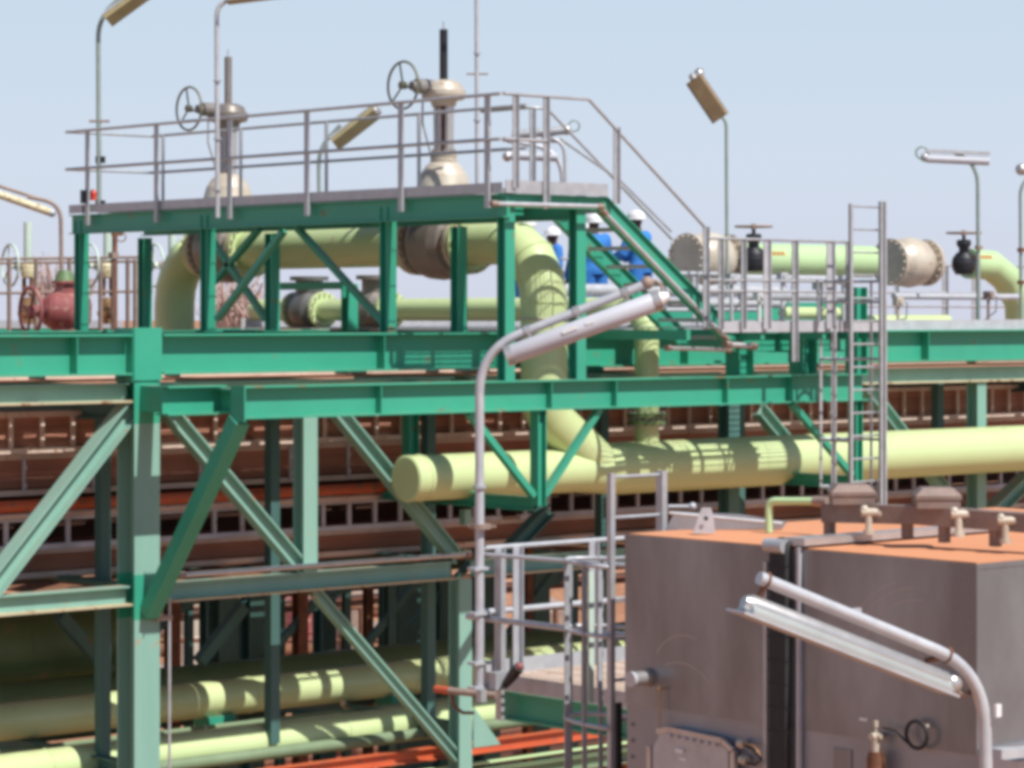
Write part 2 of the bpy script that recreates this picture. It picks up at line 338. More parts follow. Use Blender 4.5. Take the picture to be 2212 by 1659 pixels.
# ------------------------------------------------------------------ cable trays, all running along the rack
def cable_tray(y, z0, z1, xa, xb, label, m_rail, rung_gap, m_cable='cable', bundles=9, rung_m=None, wave=.01, rungs=True, post=True):
    t = thing('cable_tray', label, 'cable tray', (xa, y, z0), 'cable trays stacked on edge inside the pipe rack')
    for z in (z0, z1): part(t, 'side_rail', MB().box((xa, y-.045, z-.03), (xb, y+.045, z+.03)), m_rail)
    if bundles: part(t, 'back_plate', MB().box((xa, y+.12, z0+.03), (xb, y+.125, z1-.03)), 'trayback')  # dark sheet added so the gaps between cables read as shade
    if rungs:
        me = None; k = 0; x = xa+.1
        while x < xb and k < 96:
            if me is None:
                r = part(t, 'rung', MB().box((x-.022, y-.035, z0+.031), (x+.022, y+.005, z1-.031)), rung_m or m_rail); me = r
            else:
                r = me.copy(); COL.objects.link(r); r.parent = t; r.location = (me.location.x+x-xa-.1, me.location.y, me.location.z)
            x += rung_gap; k += 1
    if bundles:
        mb = MB(); h = (z1-z0-.07)/bundles; ns = max(8, int((xb-xa)/1.2))
        for i in range(bundles):
            z = z0+.045+h*(i+.5); r = h*random.uniform(.36, .46)
            pts = [(xa+(xb-xa)*j/ns, y+.05+r+random.uniform(-.006,.012), z+random.uniform(-1,1)*wave*.15) for j in range(ns+1)]
            mb.tube(pts, r, 7)
        part(t, 'cable_bundle', mb, m_cable)
    return t
xe = U(2330, 27)
def tz(py, px, y): return Z(py, U(px, y), y)
yA = 26.9
cable_tray(yA, 6.50, 6.90, XL, U(230, yA), 'topmost cream ladder tray of brown cables left of the emerald column', 'cabletray', .40, bundles=13)
cable_tray(yA, 6.50, 6.92, U(260, yA), U(1180, yA), 'topmost cream ladder tray of brown cables under the long emerald girder', 'cabletray', .40, bundles=13)
cable_tray(yA, 6.50, 6.92, U(1190, yA), xe, 'topmost cream ladder tray of brown cables above the big pipe end on the right', 'cabletray', .40, bundles=13)
yB = 27.15
t = cable_tray(yB, 6.02, 6.42, XL, xe, 'wide tray of dark brown cables just below the cream ladder tray', 'cabletray', .9, bundles=10, rungs=False)
for px in (45, 195, 425, 620, 745):
    x = U(px, yB); part(t, 'clamp_strip', MB().box((x-.014, yB-.075, 6.02), (x+.014, yB-.05, 6.42)).cyl((x, yB-.09, 6.10), (x, yB-.075, 6.10), .03, 8).cyl((x, yB-.09, 6.3), (x, yB-.075, 6.3), .03, 8), 'galv_w')
yC = 27.0
cable_tray(yC, 5.42, 5.74, XL, U(1080, yC), 'grey open ladder tray running behind the teal diagonals at mid height', 'steeltray', .40, bundles=0)
cable_tray(yC, 5.42, 5.74, U(1120, yC), xe, 'grey open ladder tray below the big lime header pipe', 'steeltray', .40, bundles=0)
cable_tray(27.3, 5.08, 5.34, XL, xe, 'lowest tray of rust coloured cables under the grey ladder tray', 'cabletray', .8, bundles=9, rungs=False)
cable_tray(28.3, 6.2, 6.85, XL, xe, 'dark tray of brown cables hidden second deep behind the cream ladder tray', 'cable', .8, bundles=16, rungs=False)
cable_tray(28.0, 5.36, 6.0, XL, xe, 'dark tray of cables second deep behind the grey ladder tray', 'trayback', .8, bundles=14, rungs=False, m_cable='trayback')  # rails and cables take the painted shade colour
cable_tray(29.6, 5.0, 5.7, XL, xe, 'dark tray of brown cables deepest inside the pipe rack', 'cable', .8, bundles=14, rungs=False)
cable_tray(26.6, 7.30, 7.42, XL, xe, 'rusty tray lying along the top of the teal truss under the emerald girder', 'cabletray', .8, bundles=4, rungs=False)
# flat slat floors added to keep the inside of the rack in shade
for (ya, yb, z, lab) in ((26.2, 30.4, 7.27, 'grating floor on the top level of the pipe rack, brown with dust'), (27.4, 30.4, 5.02, 'grating floor on the middle level of the pipe rack, dark with dust')):
    mb = MB()
    for i in range(int((yb-ya)/.11)): mb.box((XL, ya+i*.11, z), (xe+1, ya+i*.11+.07, z+.025))
    single('floor_grating', mb, 'cable', lab, 'grating')
def hpipe(y, z, r, xa, xb, m, label, name='pipe', n=20, group=None, joints=()):
    if not joints: return single(name, MB().cyl((xa, y, z), (xb, y, z), r, n), m, label, 'pipe', group)
    t = thing(name, label, 'pipe', (xa, y, z-r), group)
    part(t, 'pipe_run', MB().cyl((xa, y, z), (xb, y, z), r, n), m)
    for px in joints:
        x = U(px, y-r); part(t, 'weld_seam', MB().torus((x, y, z), X3, r, .012, 28, 6), m)
    return t
hpipe(26.8, 5.90, .065, XL, U(1020, 26.85), 'redpipe', 'orange pipe running between the brown cable tray and the grey ladder tray')
hpipe(26.85, 5.79, .03, XL, xe, 'cabletray', 'thin dusty pipe directly under the orange pipe')
hpipe(27.6, 6.0, .05, U(1030, 27.6), xe, 'cabletray', 'dusty brown pipe behind the big lime header')

# ------------------------------------------------------------------ lower process pipes in the rack
def low(y, py0, px0, r, m, label, joints=(), xa=None, xb=None):
    z = Z(py0, U(px0, y), y); return hpipe(y, z, r, XL-1 if xa is None else xa, xe+1 if xb is None else xb, m, label, 'process_pipe', 32, 'process pipes low in the rack', joints)
low(28.0, 1560, 0, .215, 'lime', 'yellow green pipe in dappled light, upper of the two bright ones low in the rack', (235, 560, 905))
low(26.75, 1640, 262, .215, 'lime', 'yellow green pipe lowest in the rack, cut by the bottom of the photo', (120, 760))
low(29.2, 1490, 262, .22, 'olive', 'dark green pipe lying in shade behind the upper bright yellow green pipe', (300,))
low(30.0, 1400, 0, .50, 'olive', 'large olive vessel pipe in deep shade left of the tall column', (75,), xb=U(262, 30.0))
z1 = Z(1600, U(700, 26.6), 26.6)
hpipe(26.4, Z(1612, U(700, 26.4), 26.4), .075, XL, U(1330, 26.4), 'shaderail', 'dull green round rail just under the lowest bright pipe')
hpipe(27.4, Z(1640, U(850, 27.4), 27.4), .07, U(300, 27.4), U(1500, 27.4), 'redpipe', 'bright orange red pipe at the bottom edge of the photo')
hpipe(28.6, Z(1560, U(620, 28.6), 28.6), .05, XL, U(1500, 28.6), 'cabletray', 'thin pink pipe between the two bright yellow green pipes')
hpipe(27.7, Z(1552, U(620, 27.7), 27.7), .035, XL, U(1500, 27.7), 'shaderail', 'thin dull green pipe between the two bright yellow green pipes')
zr2 = Z(1638, U(850, 26.1), 26.1)
single('red_beam', MB().ibeam((U(555, 26.1), 26.1, zr2), (U(1340, 26.1), 26.1, zr2), .15, .12, .012, .01), 'redpipe', 'bright orange red beam running along the bottom edge under the pipes', 'beam')
single('thin_rail', MB().cyl((U(900, 25.9), 25.9, zr2-.16), (U(1500, 25.9), 25.9, zr2-.16), .022, 10), 'lime2', 'thin pale green rail in front of the orange red beam', 'rail')
# small drain with elbow under upper bright pipe
p = pv(738, 1490, 27.95)
t = thing('drain_pipe', 'short pale drain stub hanging under the upper bright yellow green pipe', 'pipe', p)
part(t, 'stub', MB().tube(bend(p+Vector((0,0,.1)), p+Vector((0,-.02,-.2)), p+Vector((.25,-.02,-.25)), .08), .035, 12), 'paleyel')
for (px, py, l) in ((600, 1470, 'left'), (480, 1520, 'right')): pass
# short shading plates added on the middle level: gaps let sun dapple the pipes
mb = MB(); rp_ = random.Random(5); x = XL
while x < xe:
    L = rp_.uniform(.2, 1.1); part(rack, 'floor_plate', MB().box((x, 26.35, 4.99), (x+L, 27.38, 5.01)), 'rust'); x += L+rp_.choice((.2, .45, .8, 1.5))

# pipe shoes / supports
for i, px in enumerate((470, 860, 1230)):
    x = U(px, 27.9); t = thing('pipe_support', ['emerald saddle under the upper bright pipe right of the tall column', 'emerald saddle under the upper bright pipe beside the second teal column', 'emerald saddle under the upper bright pipe behind the caged ladder'][i], 'pipe support', (x, 28, 2.8), 'pipe supports on the lower beam')
    part(t, 'saddle', MB().prism([(x-.2, 27.8, 3.17), (x+.2, 27.8, 3.17), (x+.12, 27.8, 2.82), (x-.12, 27.8, 2.82)], (0, .35, 0)), 'emerald')
# orange-dust soil shows through; red water pipes near the ground behind the rack
for i in range(7):
    y = 33+i*1.1
    hpipe(y, .45+.05*(i%2), .11+.03*(i%3), U(200, y), U(1900, y), 'redpipe' if i%3 == 1 else 'cable', ['dusty brown pipe on the ground nearest the rack', 'orange pipe on the ground, nearest of the orange ones', 'dusty brown pipe on the ground just past the first orange one', 'thin brown pipe in the middle of the ground pipes', 'orange pipe on the ground, farther of the orange ones', 'thick brown pipe last but one on the ground', 'thin brown pipe on the ground farthest back'][i], 'ground_pipe', 14, 'pipes lying on the ground behind the rack')
# ------------------------------------------------------------------ the new emerald support frame
YN = 24.0
fr = thing('emerald_girderwork', 'bright emerald girder frame bolted on the teal rack, with hangers under the big pipe', 'girders', (U(540, YN), YN, 6.0))
ZN = (6.91, 7.255); zn = sum(ZN)/2
xN0, xN1 = U(531, YN-.12), U(1862, YN)
part(fr, 'girder', MB().ibeam((xN0, YN, zn), (xN1, YN, zn), ZN[1]-ZN[0], .22, .02, .014), 'emerald')
part(fr, 'end_plate', MB().box((xN0-.018, YN-.12, ZN[0]-.03), (xN0-.001, YN+.12, ZN[1]+.005)), 'emerald')
for px in (812, 1180, 1320, 1560, 1700):                      # web stiffeners
    x = U(px, YN); part(fr, 'stiffener', MB().box((x-.006, YN-.10, ZN[0]+.021), (x+.006, YN-.008, ZN[1]-.021)), 'emerald')
xs_ = xc1+.17
part(fr, 'girder', MB().ibeam((U(350, 24.75), 24.75, zn+.01), (xN0+.3, 24.75, zn+.01), .31, .24, .02, .014), 'emerald')
part(fr, 'bracket', MB().box((xc1-.09, 24.88, zn-.13), (xc1+.09, YF-.175, zn+.15)), 'emerald')

for x in (xN0+.3, U(1100, YN), U(1500, YN), xN1-.2):      # ties back to the old rack
    part(fr, 'cross_beam', MB().ibeam((x, YN+.02, zn), (x, YK, zn), .26, .18), 'emerald')
# knee brace from the column up to the girder corner
part(fr, 'knee_brace', MB().bar(pv(322, 1325, YF-.22), Vector((xN0+.04, YN+.05, ZN[0]-.01)), .17, .17, up=(0,1,0)), 'emerald')
# upper girder
YU = 25.7; ZU = (7.35, 7.79); zu = sum(ZU)/2
xU1, xU2 = U(1235, YU), U(2420, YU)
part(fr, 'girder', MB().ibeam((XL, YU, zu), (xc1-.2, YU, zu), .44, .3, .022, .014), 'emerald')
part(fr, 'girder', MB().ibeam((xc1+.2, YU, zu), (xU1, YU, zu), .44, .3, .022, .014), 'emerald')
part(fr, 'girder', MB().ibeam((xU1+.02, YU, zu), (xU2, YU, zu), .44, .3, .022, .014), 'emerald')
for px in (152, 815, 1165, 1470, 1610, 1745, 1990):
    x = U(px, YU); part(fr, 'stiffener', MB().box((x-.006, YU-.14, ZU[0]+.023), (x+.006, YU-.008, ZU[1]-.023)), 'emerald')
YB2 = 31.6
part(fr, 'girder', MB().ibeam((XL, YB2, zu), (xU2, YB2, zu), .44, .3, .022, .014), 'emerald')
for px in (175, 470, 838, 1240, 1500, 1860, 2200):
    x = U(px, YU); part(fr, 'cross_beam', MB().ibeam((x, YU+.16, zu+.01), (x, YB2-.16, zu+.01), .36, .2), 'emerald')
# hangers under the near girder that cradle the header pipe
def hanger(px_post, py_bot, arms):
    x = U(px_post, YN); zb_ = Z(py_bot, x, YN)
    part(fr, 'hanger_post', MB().ibeam((x, YN, zb_), (x, YN, ZN[0]), .13, .14, .014, .01, up=(1,0,0)), 'emerald')
    for dx in arms:
        part(fr, 'hanger_brace', MB().bar((x+(.08 if dx > 0 else -.08), YN, zb_+.12), (x+dx, YN, ZN[0]-.01), .07, .09, up=(0,1,0)), 'emerald')
    part(fr, 'hanger_beam', MB().ibeam((x, YN+.095, zb_+.02), (x, 26.9, zb_+.02), .16, .15, .012, .01), 'emerald')
    part(fr, 'hanger_post', MB().ibeam((x, 26.3, zb_+.11), (x, 26.3, zn-.14), .15, .15, .012, .01, up=(1,0,0)), 'emerald')
hanger(1163, 1093, (-1.05, .95))
hanger(1848, 1045, (-1.2,))
part(fr, 'corner_post', MB().ibeam((U(1850, YN), YN, ZN[1]), (U(1850, YN), YN, 8.35), .2, .2, .014, .01, up=(1,0,0)), 'emerald')
# short stub columns and plates under the deck
for px, w, y, z0, z1 in ((1598, .17, YN+.1, 7.26, 7.62), (1735, .2, YN+.1, 7.26, 7.83)):
    x = U(px, y); part(fr, 'stub_column', MB().ibeam((x, y, z0), (x, y, z1), .26, .24, .016, .012, up=(1,0,0)), 'emerald')
for px, w, y, z0, z1 in ((1277, .13, 26.2, 7.27, 7.72), (1345, .10, 27.0, 7.3, 7.68), (1480, .3, 26.8, 7.3, 7.62), (1550, .25, 27.8, 7.3, 7.8), (1320, .2, 28.5, 7.3, 7.75)):
    x = U(px, y); part(fr, 'stub_column', MB().box((x-w, y-.1, z0), (x+w, y+.1, z1)), 'emerald')
part(fr, 'edge_beam', MB().ibeam((U(1600, 24.35), 24.35, 7.66), (U(1862, 24.35), 24.35, 7.66), .26, .14), 'emerald')

# ------------------------------------------------------------------ grating helper
def grating(mb, x0, x1, y0, y1, z, along='x', pitch=.045, bt=.005, bh=.025, cross=.3):
    if along == 'x':
        k = int((y1-y0)/pitch)
        for i in range(k+1): mb.box((x0, y0+i*pitch, z-bh), (x1, y0+i*pitch+bt, z))
        for i in range(int((x1-x0)/cross)+1): mb.box((x0+i*cross, y0, z-.008), (x0+i*cross+.006, y1, z+.001))
    else:
        k = int((x1-x0)/pitch)
        for i in range(k+1): mb.box((x0+i*pitch, y0, z-bh), (x0+i*pitch+bt, y1, z))
        for i in range(int((y1-y0)/cross)+1): mb.box((x0, y0+i*cross, z-.008), (x1, y0+i*cross+.006, z+.001))
    return mb

# ------------------------------------------------------------------ valve walkway
XW = 21.12; XW2 = 22.22; ZD = 9.43
yfar, ynear = V(176, XW), YN
vw = thing('valve_walkway', 'raised emerald walkway with galvanised grating and handrails beside the two big gate valves', 'walkway', (XW, YN, 7.26))
def wcol(x, y, z0, z1, d=.145): part(vw, 'column', MB().ibeam((x, y, z0), (x, y, z1), d, d, .015, .01, up=(0,1,0)), 'emerald')
for px in (176, 449, 838): wcol(XW, V(px, XW), ZU[1]+.002, ZD-.15)
for px in (313, 588, 991): wcol(XW2, V(px, XW2), ZU[1]+.002, ZD-.36)
wcol(XW+.02, YN, ZN[1]+.002, ZD-.05); wcol(XW2+.02, YN, ZN[1]+.002, ZD-.05)
zb_ = ZD-.20
part(vw, 'edge_beam', MB().ibeam((XW-.05, YN-.1, zb_), (XW-.05, yfar+.15, zb_), .26, .12, .014, .01), 'emerald')
part(vw, 'edge_beam', MB().ibeam((XW2+.02, YN+.1, zb_), (XW2+.02, yfar+.15, zb_), .26, .12, .014, .01), 'emerald')
part(vw, 'edge_beam', MB().ibeam((XW+.02, YN-.06, ZD-.135), (U(1296, YN), YN-.06, ZD-.135), .15, .12, .014, .01), 'emerald')
for px in (176, 313, 449, 640, 838, 980): 
    y = V(px, XW); part(vw, 'joist', MB().bar((XW+.02, y, zb_+.02), (XW2-.05, y, zb_+.02), .07, .16), 'emerald')
part(vw, 'grating', grating(MB(), XW-.08, XW2+.08, YN+.95, yfar+.15, ZD, 'y'), 'galv')
part(vw, 'landing_grating', grating(MB(), XW-.05, U(1290, YN), YN-.05, YN+.92, ZD, 'x'), 'galv')
part(vw, 'toe_board', MB().box((XW-.125, YN-.1, ZD-.05), (XW-.115, yfar+.12, ZD+.065)), 'galv_w')
part(vw, 'toe_board', MB().box((XW-.1, YN-.135, ZD-.055), (U(1296, YN), YN-.125, ZD+.09)), 'galv')
# bracing below the deck between the posts
for (a, b, x) in (((470, 690), (612, 500), XW), ((452, 510), (575, 690), XW2), ((462, 610), (560, 495), XW2), ((640, 490), (840, 710), XW2)):
    part(vw, 'deck_brace', MB().bar(pu(a[0], a[1], x), pu(b[0], b[1], x), .07, .09, up=(1,0,0)), 'emerald')
# low emerald frame seen behind
for px in (755,): wcol(XW2+1.0, V(px, XW2+1.0), ZU[1], ZU[1]+.62, .16)
yq = V(755, XW2+1.0); part(vw, 'joist', MB().bar((XW2+1.0, yq+.06, ZU[1]+.6), (XW2+1.0, V(600, XW2+1.0), ZU[1]+.6), .1, .1), 'emerald')
def rail_post(root, x, y, z0, z1, m='galv', w=.10, t=.012, axis='y'):
    if axis == 'y': part(root, 'rail_post', MB().box((x-t/2, y-w/2, z0), (x+t/2, y+w/2, z1)).box((x-.03, y-w/2, z0), (x-t/2, y-w/2+.01, z1)), m)
    else: part(root, 'rail_post', MB().box((x-w/2, y-t/2, z0), (x+w/2, y+t/2, z1)).box((x+w/2-.01, y-.05, z0), (x+w/2, y-t/2, z1)), m)
def rail(root, pts, r=.021, m='galv', name='top_rail'): part(root, name, MB().tube(pts, r, 10), m)
RT = ZD+1.06; RM = ZD+.55
xo = XW-.145
for px in (189, 338, 496, 663, 866, 1053): rail_post(vw, xo, V(px, xo), ZD-.22, RT)
xi = XW2+.10
for px in (216, 352, 520, 705, 905): rail_post(vw, xi, V(px, xi), ZD-.12, RT, w=.06)
for z, nm in ((RT, 'top_rail'), (RM, 'mid_rail')):
    rail(vw, [(xo-.02, YN-.12, z), (xo-.02, yfar+.12, z)], name=nm)
    rail(vw, [(xi+.02, YN+1.0, z), (xi+.02, yfar+.1, z)], name=nm)
    rail(vw, [(xo, yfar+.1, z), (xi, yfar+.1, z)], .018, name=nm)
# front handrail that turns down beside the stair
yo = YN-.15; xa_ = U(1272, yo); xb_ = U(1522, yo); zb1 = 7.9
T = [(xo, yo, RT), (xa_, yo, RT), (xb_, yo, Z(490, xb_, yo))]
rail(vw, T)
T2 = [(xo, yo, RM), (U(1235, yo), yo, RM-.05), (U(1455, yo), yo, Z(512, U(1455, yo), yo))]
rail(vw, [(xo, yo, RM), (U(1180, yo), yo, RM)], name='mid_rail')
for px in (1112, 1178): rail_post(vw, U(px, yo), yo, ZD-.22 if px > 1150 else ZD, RT, axis='x', w=.06)
ys2 = YN+.95
rail(vw, [(xi+.05, ys2+.9, RT-.03), (xi+.05, ys2, RT-.03), (U(1182, ys2), ys2, RT-.03), (U(1452, ys2), ys2, Z(517, U(1452, ys2), ys2))], .019)
rail_post(vw, U(1112, ys2+.3), ys2, ZD-.1, RT-.05, axis='x', w=.06)

# ------------------------------------------------------------------ stair down to the deck
st = thing('steel_stair', 'emerald steel stair with pale tubes on its stringer, going down right from the walkway', 'stair', (U(1600, YN), YN, 7.3))
A0, A1 = pv(1290, 432, YN-.03), pv(1592, 745, YN-.03)
def stringer(dy):
    a, b = A0+Vector((0,dy,0)), A1+Vector((0,dy,0))
    part(st, 'stringer', MB().ibeam(a, b, .22, .09, .012, .01), 'emerald')
stringer(0); stringer(.86)
nt = 8
for i in range(nt):
    t_ = (i+.6)/nt; c = A0.lerp(A1, t_); g = MB()
    grating(g, c.x-.14, c.x+.14, c.y+.055, c.y+.80, c.z+.02, 'y', .035, .005, .03, .12); g.box((c.x-.15, c.y+.052, c.z-.02), (c.x-.143, c.y+.81, c.z+.03)).box((c.x-.14,c.y+.052,c.z-.02),(c.x+.14,c.y+.056,c.z+.03))
    part(st, 'tread', g, 'galv')
rail_post(st, U(1330, yo), yo, Z(440, U(1330, yo), yo), Z(275, U(1330, yo), yo), axis='x', w=.07)
rail_post(st, U(1523, yo), yo, Z(712, U(1523, yo), yo), Z(490, U(1523, yo), yo), axis='x', w=.07)
rail(st, [pv(1210, 300, ys2), pv(1340, 390, ys2), pv(1450, 500, ys2)], .016, name='mid_rail')

# conduits strapped to the stair and edge: pale tubes with end fittings
def tube_lamp(a, b, r, label, m='galv_w'):
    a, b = Vector(a), Vector(b); t = thing('conduit_tube', label, 'conduit', a, 'pale conduits strapped to the steelwork')
    tu = part(t, 'tube', MB().cyl(a, b, r, 14), m); d = (b-a).normalized()
    part(tu, 'end_fitting', MB().cyl(a-d*.05, a+d*.04, r*1.35, 12), 'dustmetal'); part(tu, 'end_fitting', MB().cyl(b-d*.04, b+d*.05, r*1.35, 12), 'dustmetal')
tube_lamp(pv(1068, 440, YN-.24), pv(1296, 446, YN-.24), .026, 'pale level tube along the landing edge above the big elbow')
tube_lamp(pv(1305, 458, YN-.12), pv(1566, 728, YN-.12), .026, 'pale sloping tube along the outer stair stringer')
tube_lamp(pv(1443, 752, YN-.05), pv(1572, 756, YN-.05), .026, 'dusty level tube at the foot of the stair', 'alu')
tube_lamp(pv(1572, 744, YN-.18), pv(1626, 748, YN-.18), .034, 'short thick pale tube at the stair foot', 'galv_w')
tube_lamp(Vector((U(392, YF-.14), YF-.14, ZB[1]+.08)), Vector((U(1010, YF-.14), YF-.14, ZB[1]+.08)), .03, 'long pale tube lying on the lower teal chord', 'alu')

# ------------------------------------------------------------------ right-hand deck
dk = thing('access_deck', 'galvanised access deck with handrails at the foot of the stair, right of it', 'platform', (U(1700, YN), YN+.3, 7.7))
ZK = 7.85; YD = 23.55; xd0, xd1 = 23.6, 27.15
part(dk, 'grating', grating(MB(), xd0, xd1, YD+.02, YN+1.3, ZK, 'x', .055, .009, .004), 'galv')
part(dk, 'toe_board', MB().box((U(1560, YD), YD, ZK-.06), (xd1-.02, YD+.01, ZK+.07)), 'galv_w')
xk1 = U(2420, 26.2)
part(dk, 'far_grating', grating(MB(), xd0+.8, xk1, 25.85, 33.5, ZK-.03, 'x', .09, .03), 'galv')
part(dk, 'toe_board', MB().box((U(1860, 26), 25.80, ZK-.06), (xk1, 25.81, ZK+.08)), 'galv_w')
part(dk, 'toe_board', MB().box((xd0+.8, 33.55, ZK-.06), (xk1+2, 33.56, ZK+.10)), 'galv_w')
yr = YD-.03; RK = Z(519, U(1700, yr), yr)
for px, w in ((1555, .05), (1604, .05), (1655, .09), (1715, .07), (1792, .11), (1830, .05)): rail_post(dk, U(px, yr), yr, ZK-.02 if px != 1715 else ZK-.42, RK, axis='x', w=w, m='galv_w' if px in (1655, 1792) else 'galv')
for py, nm in ((519, 'top_rail'), (607, 'mid_rail'), (630, 'mid_rail')): 
    z = Z(py, U(1700, yr), yr); rail(dk, [(U(1530, yr), yr, z), (U(1842, yr), yr, z)], .018, name=nm)
for x_, in ((xd0+.03,), (24.9,), (26.0,), (xd1-.06,)):
    part(dk, 'bearer', MB().bar((x_, YD+.02, ZK-.09), (x_, YN+1.3, ZK-.09), .06, .12), 'emerald')
part(dk, 'back_beam', MB().bar((U(1440, 31), 31, Z(672, U(1600, 31), 31)), (U(1862, 31), 31, Z(672, U(1600, 31), 31)), .15, .28), 'emerald')
for py_, r_ in ((628, .09), (655, .07)):
    z_ = Z(py_, U(1450, 30.2), 30.2); part(dk, 'service_pipe', MB().cyl((U(1150, 30.2), 30.2, z_), (U(1690, 30.2), 30.2, z_), r_, 16), 'galv_w')
y3 = 33.4
R3 = ZK+1.05
for px in (1300, 1440, 1560, 1690, 1820, 1935, 2040, 2104, 2250): rail_post(dk, U(px, y3), y3, ZK, R3-.02, axis='x', w=.12 if px > 2000 else .07)
for dz, nm in ((1.05, 'top_rail'), (.55, 'mid_rail'), (.3, 'mid_rail')): rail(dk, [(U(1210, y3), y3, ZK+dz), (U(2420, y3), y3, ZK+dz)], .022, name=nm)
# nearer left guard of the deck, seen between the stair and the pipe
y4 = 27.6
for px in (1432, 1500): rail_post(dk, U(px, y4), y4, ZK, ZK+.75, axis='x', w=.07, m='galv_w')
rail(dk, [(U(1425, y4), y4, ZK+.72), (U(1560, y4), y4, ZK+.72)], .03, 'galv_w', 'mid_rail'); rail(dk, [(U(1425, y4), y4, ZK+.22), (U(1640, y4), y4, ZK+.22)], .03, 'galv_w', 'mid_rail')

# ------------------------------------------------------------------ caged ladder up to the deck (far right)
def ladder(px0, px1, y, ztop, zbot, label, cage_z, cage_dir, cage_px, gap=.3, root_name='caged_ladder', ztop2=None, R=.36, sw=.06):
    x0, x1 = U(px0, y), U(px1, y); t = thing(root_name, label, 'ladder', (x0, y, zbot))
    part(t, 'stile', MB().box((x0-.01, y-sw/2, zbot), (x0+.01, y+sw/2, ztop)).box((x0-.035, y-sw/2, zbot), (x0-.01, y-sw/2+.008, ztop)), 'galv')
    part(t, 'stile', MB().box((x1-.01, y-sw/2, zbot), (x1+.01, y+sw/2, ztop2 or ztop)).box((x1+.01, y-sw/2, zbot), (x1+.04, y-sw/2+.008, ztop2 or ztop)), 'galv')
    z = ztop-.03
    while z > zbot+.1:
        part(t, 'rung', MB().cyl((x0+.01, y, z), (x1-.01, y, z), .013, 8), 'galv'); z -= gap
    xm_ = (x0+x1)/2; R0 = (x1-x0)/2
    def cp(a):  # a from 0..1 round the hoop
        th = math.pi*a; return (xm_-math.cos(th)*max(R0, R), y+cage_dir*math.sin(th)*.7)
    for z in cage_z:
        pts = [(x0, y, z)]+[(*cp(i/14), z) for i in range(15)]+[(x1, y, z)]
        part(t, 'cage_hoop', MB().tube([(a, b, c) for a, b, c in pts], .018, 8), 'galv_w')
    for a in cage_px:
        q = cp(a); part(t, 'cage_bar', MB().box((q[0]-.022, q[1]-.004, min(cage_z)-.02), (q[0]+.022, q[1]+.004, max(cage_z)+.02)), 'galv')
    return t
yl = YD-.55
ladder(1838, 1904, yl, Z(440, U(1838, yl), yl), 4.2, 'tall galvanised caged ladder rising past the lime header to the access deck', [Z(py, U(1838, yl), yl) for py in (607, 652, 777, 953, 1058)], 1, (.12, .34, .62, .92), .28, R=.3)
l2 = thing('ladder_rail_post', 'thick galvanised post standing on the right of the tall caged ladder', 'post', (U(1906, yl-.02), yl-.02, 4.2))
part(l2, 'post', MB().box((U(1903, yl-.1), yl-.10, 4.2), (U(1908, yl-.1), yl-.06, Z(436, U(1904, yl), yl))).box((U(1912, yl-.1), yl-.10, 4.2), (U(1916, yl-.1), yl-.06, Z(436, U(1904, yl), yl))), 'galv')

# ------------------------------------------------------------------ big valve line
XP = 22.9; ZP = 8.90; RP = .285
yv = V(1175, XP); 
pl = thing('valve_line_pipe', 'big pale lime pipe with mitred elbow that drops through the frame into the header', 'pipe', (XP, yv, 6.1))
RB = .75
c_ = (XP, yv+RB, ZP-RB)
def ring_arc(cy, sgn, n=5): return [Vector((XP, cy-sgn*RB*math.cos(math.pi/2*i/n), ZP-RB+RB*math.sin(math.pi/2*i/n))) for i in range(n+1)]
v2 = V(955, XP); v1 = V(480, XP)
yl1 = V(377, XP)
part(pl, 'pipe_run', MB().cyl((XP, v2+.55, ZP), (XP, v1-.52, ZP), RP, 36), 'lime')
# elbow segments (mitred): separate flat-ish rings
el = ring_arc(yv+RB, 1, 4)
mbE = MB()
mbE.tube([(XP, v2-.58, ZP)]+el[::-1]+[(XP, yv, 6.9)], RP, 40)
part(pl, 'elbow', mbE, 'lime')
for i in (1, 2, 3): 
    d_ = (el[i+1]-el[i-1]).normalized(); part(pl, 'weld_seam', MB().torus(el[i], d_, RP, .012, 36, 6), 'lime')
part(pl, 'weld_seam', MB().torus((XP, yv, 7.95), Z3, RP+.005, .018, 36, 6), 'castlight')
part(pl, 'weld_seam', MB().torus((XP, yv, 8.15), Z3, RP, .01, 36, 6), 'lime')
el2 = [Vector((XP, yl1-RB+RB*math.sin(math.pi/2*i/5), ZP-RB+RB*math.cos(math.pi/2*i/5))) for i in range(6)]
part(pl, 'elbow', MB().tube([(XP, v1+.56, ZP)]+el2+[(XP, yl1, 7.2)], RP, 36), 'lime')
# lateral into the header
YH = yv; ZH = Z(1034, U(880, YH), YH)
xh = U(1300, YH)
part(pl, 'lateral', MB().tube([(XP, YH, 7.0), (XP, YH, 6.95), (XP+.1, YH, 6.75), (xh, YH, ZH)], RP-.005, 36), 'lime')
# second smaller drop pipe with flange joint
XP2 = U(1397, YH); R2_ = .155; ZP2 = 8.07
pl2 = thing('branch_pipe', 'smaller lime pipe dropping beside the stair into the header with a bolted joint', 'pipe', (XP2, YH, 6.4))
RB2 = .32
e2 = [Vector((XP2, YH+RB2-RB2*math.cos(math.pi/2*i/4), ZP2-RB2+RB2*math.sin(math.pi/2*i/4))) for i in range(5)]
part(pl2, 'elbow', MB().tube([(XP2, YH, ZH+.1)]+e2+[(XP2, V(870, XP2), ZP2)], R2_, 28), 'lime')
part(pl2, 'pipe_run', MB().cyl((XP2, V(868, XP2), ZP2), (XP2, 33.5, ZP2), R2_, 28), 'lime')
for i in (1, 2, 3): part(pl2, 'weld_seam', MB().torus(e2[i], (e2[i+1]-e2[i-1]).normalized(), R2_, .008, 28, 6), 'lime')
zj = Z(905, XP2, YH)
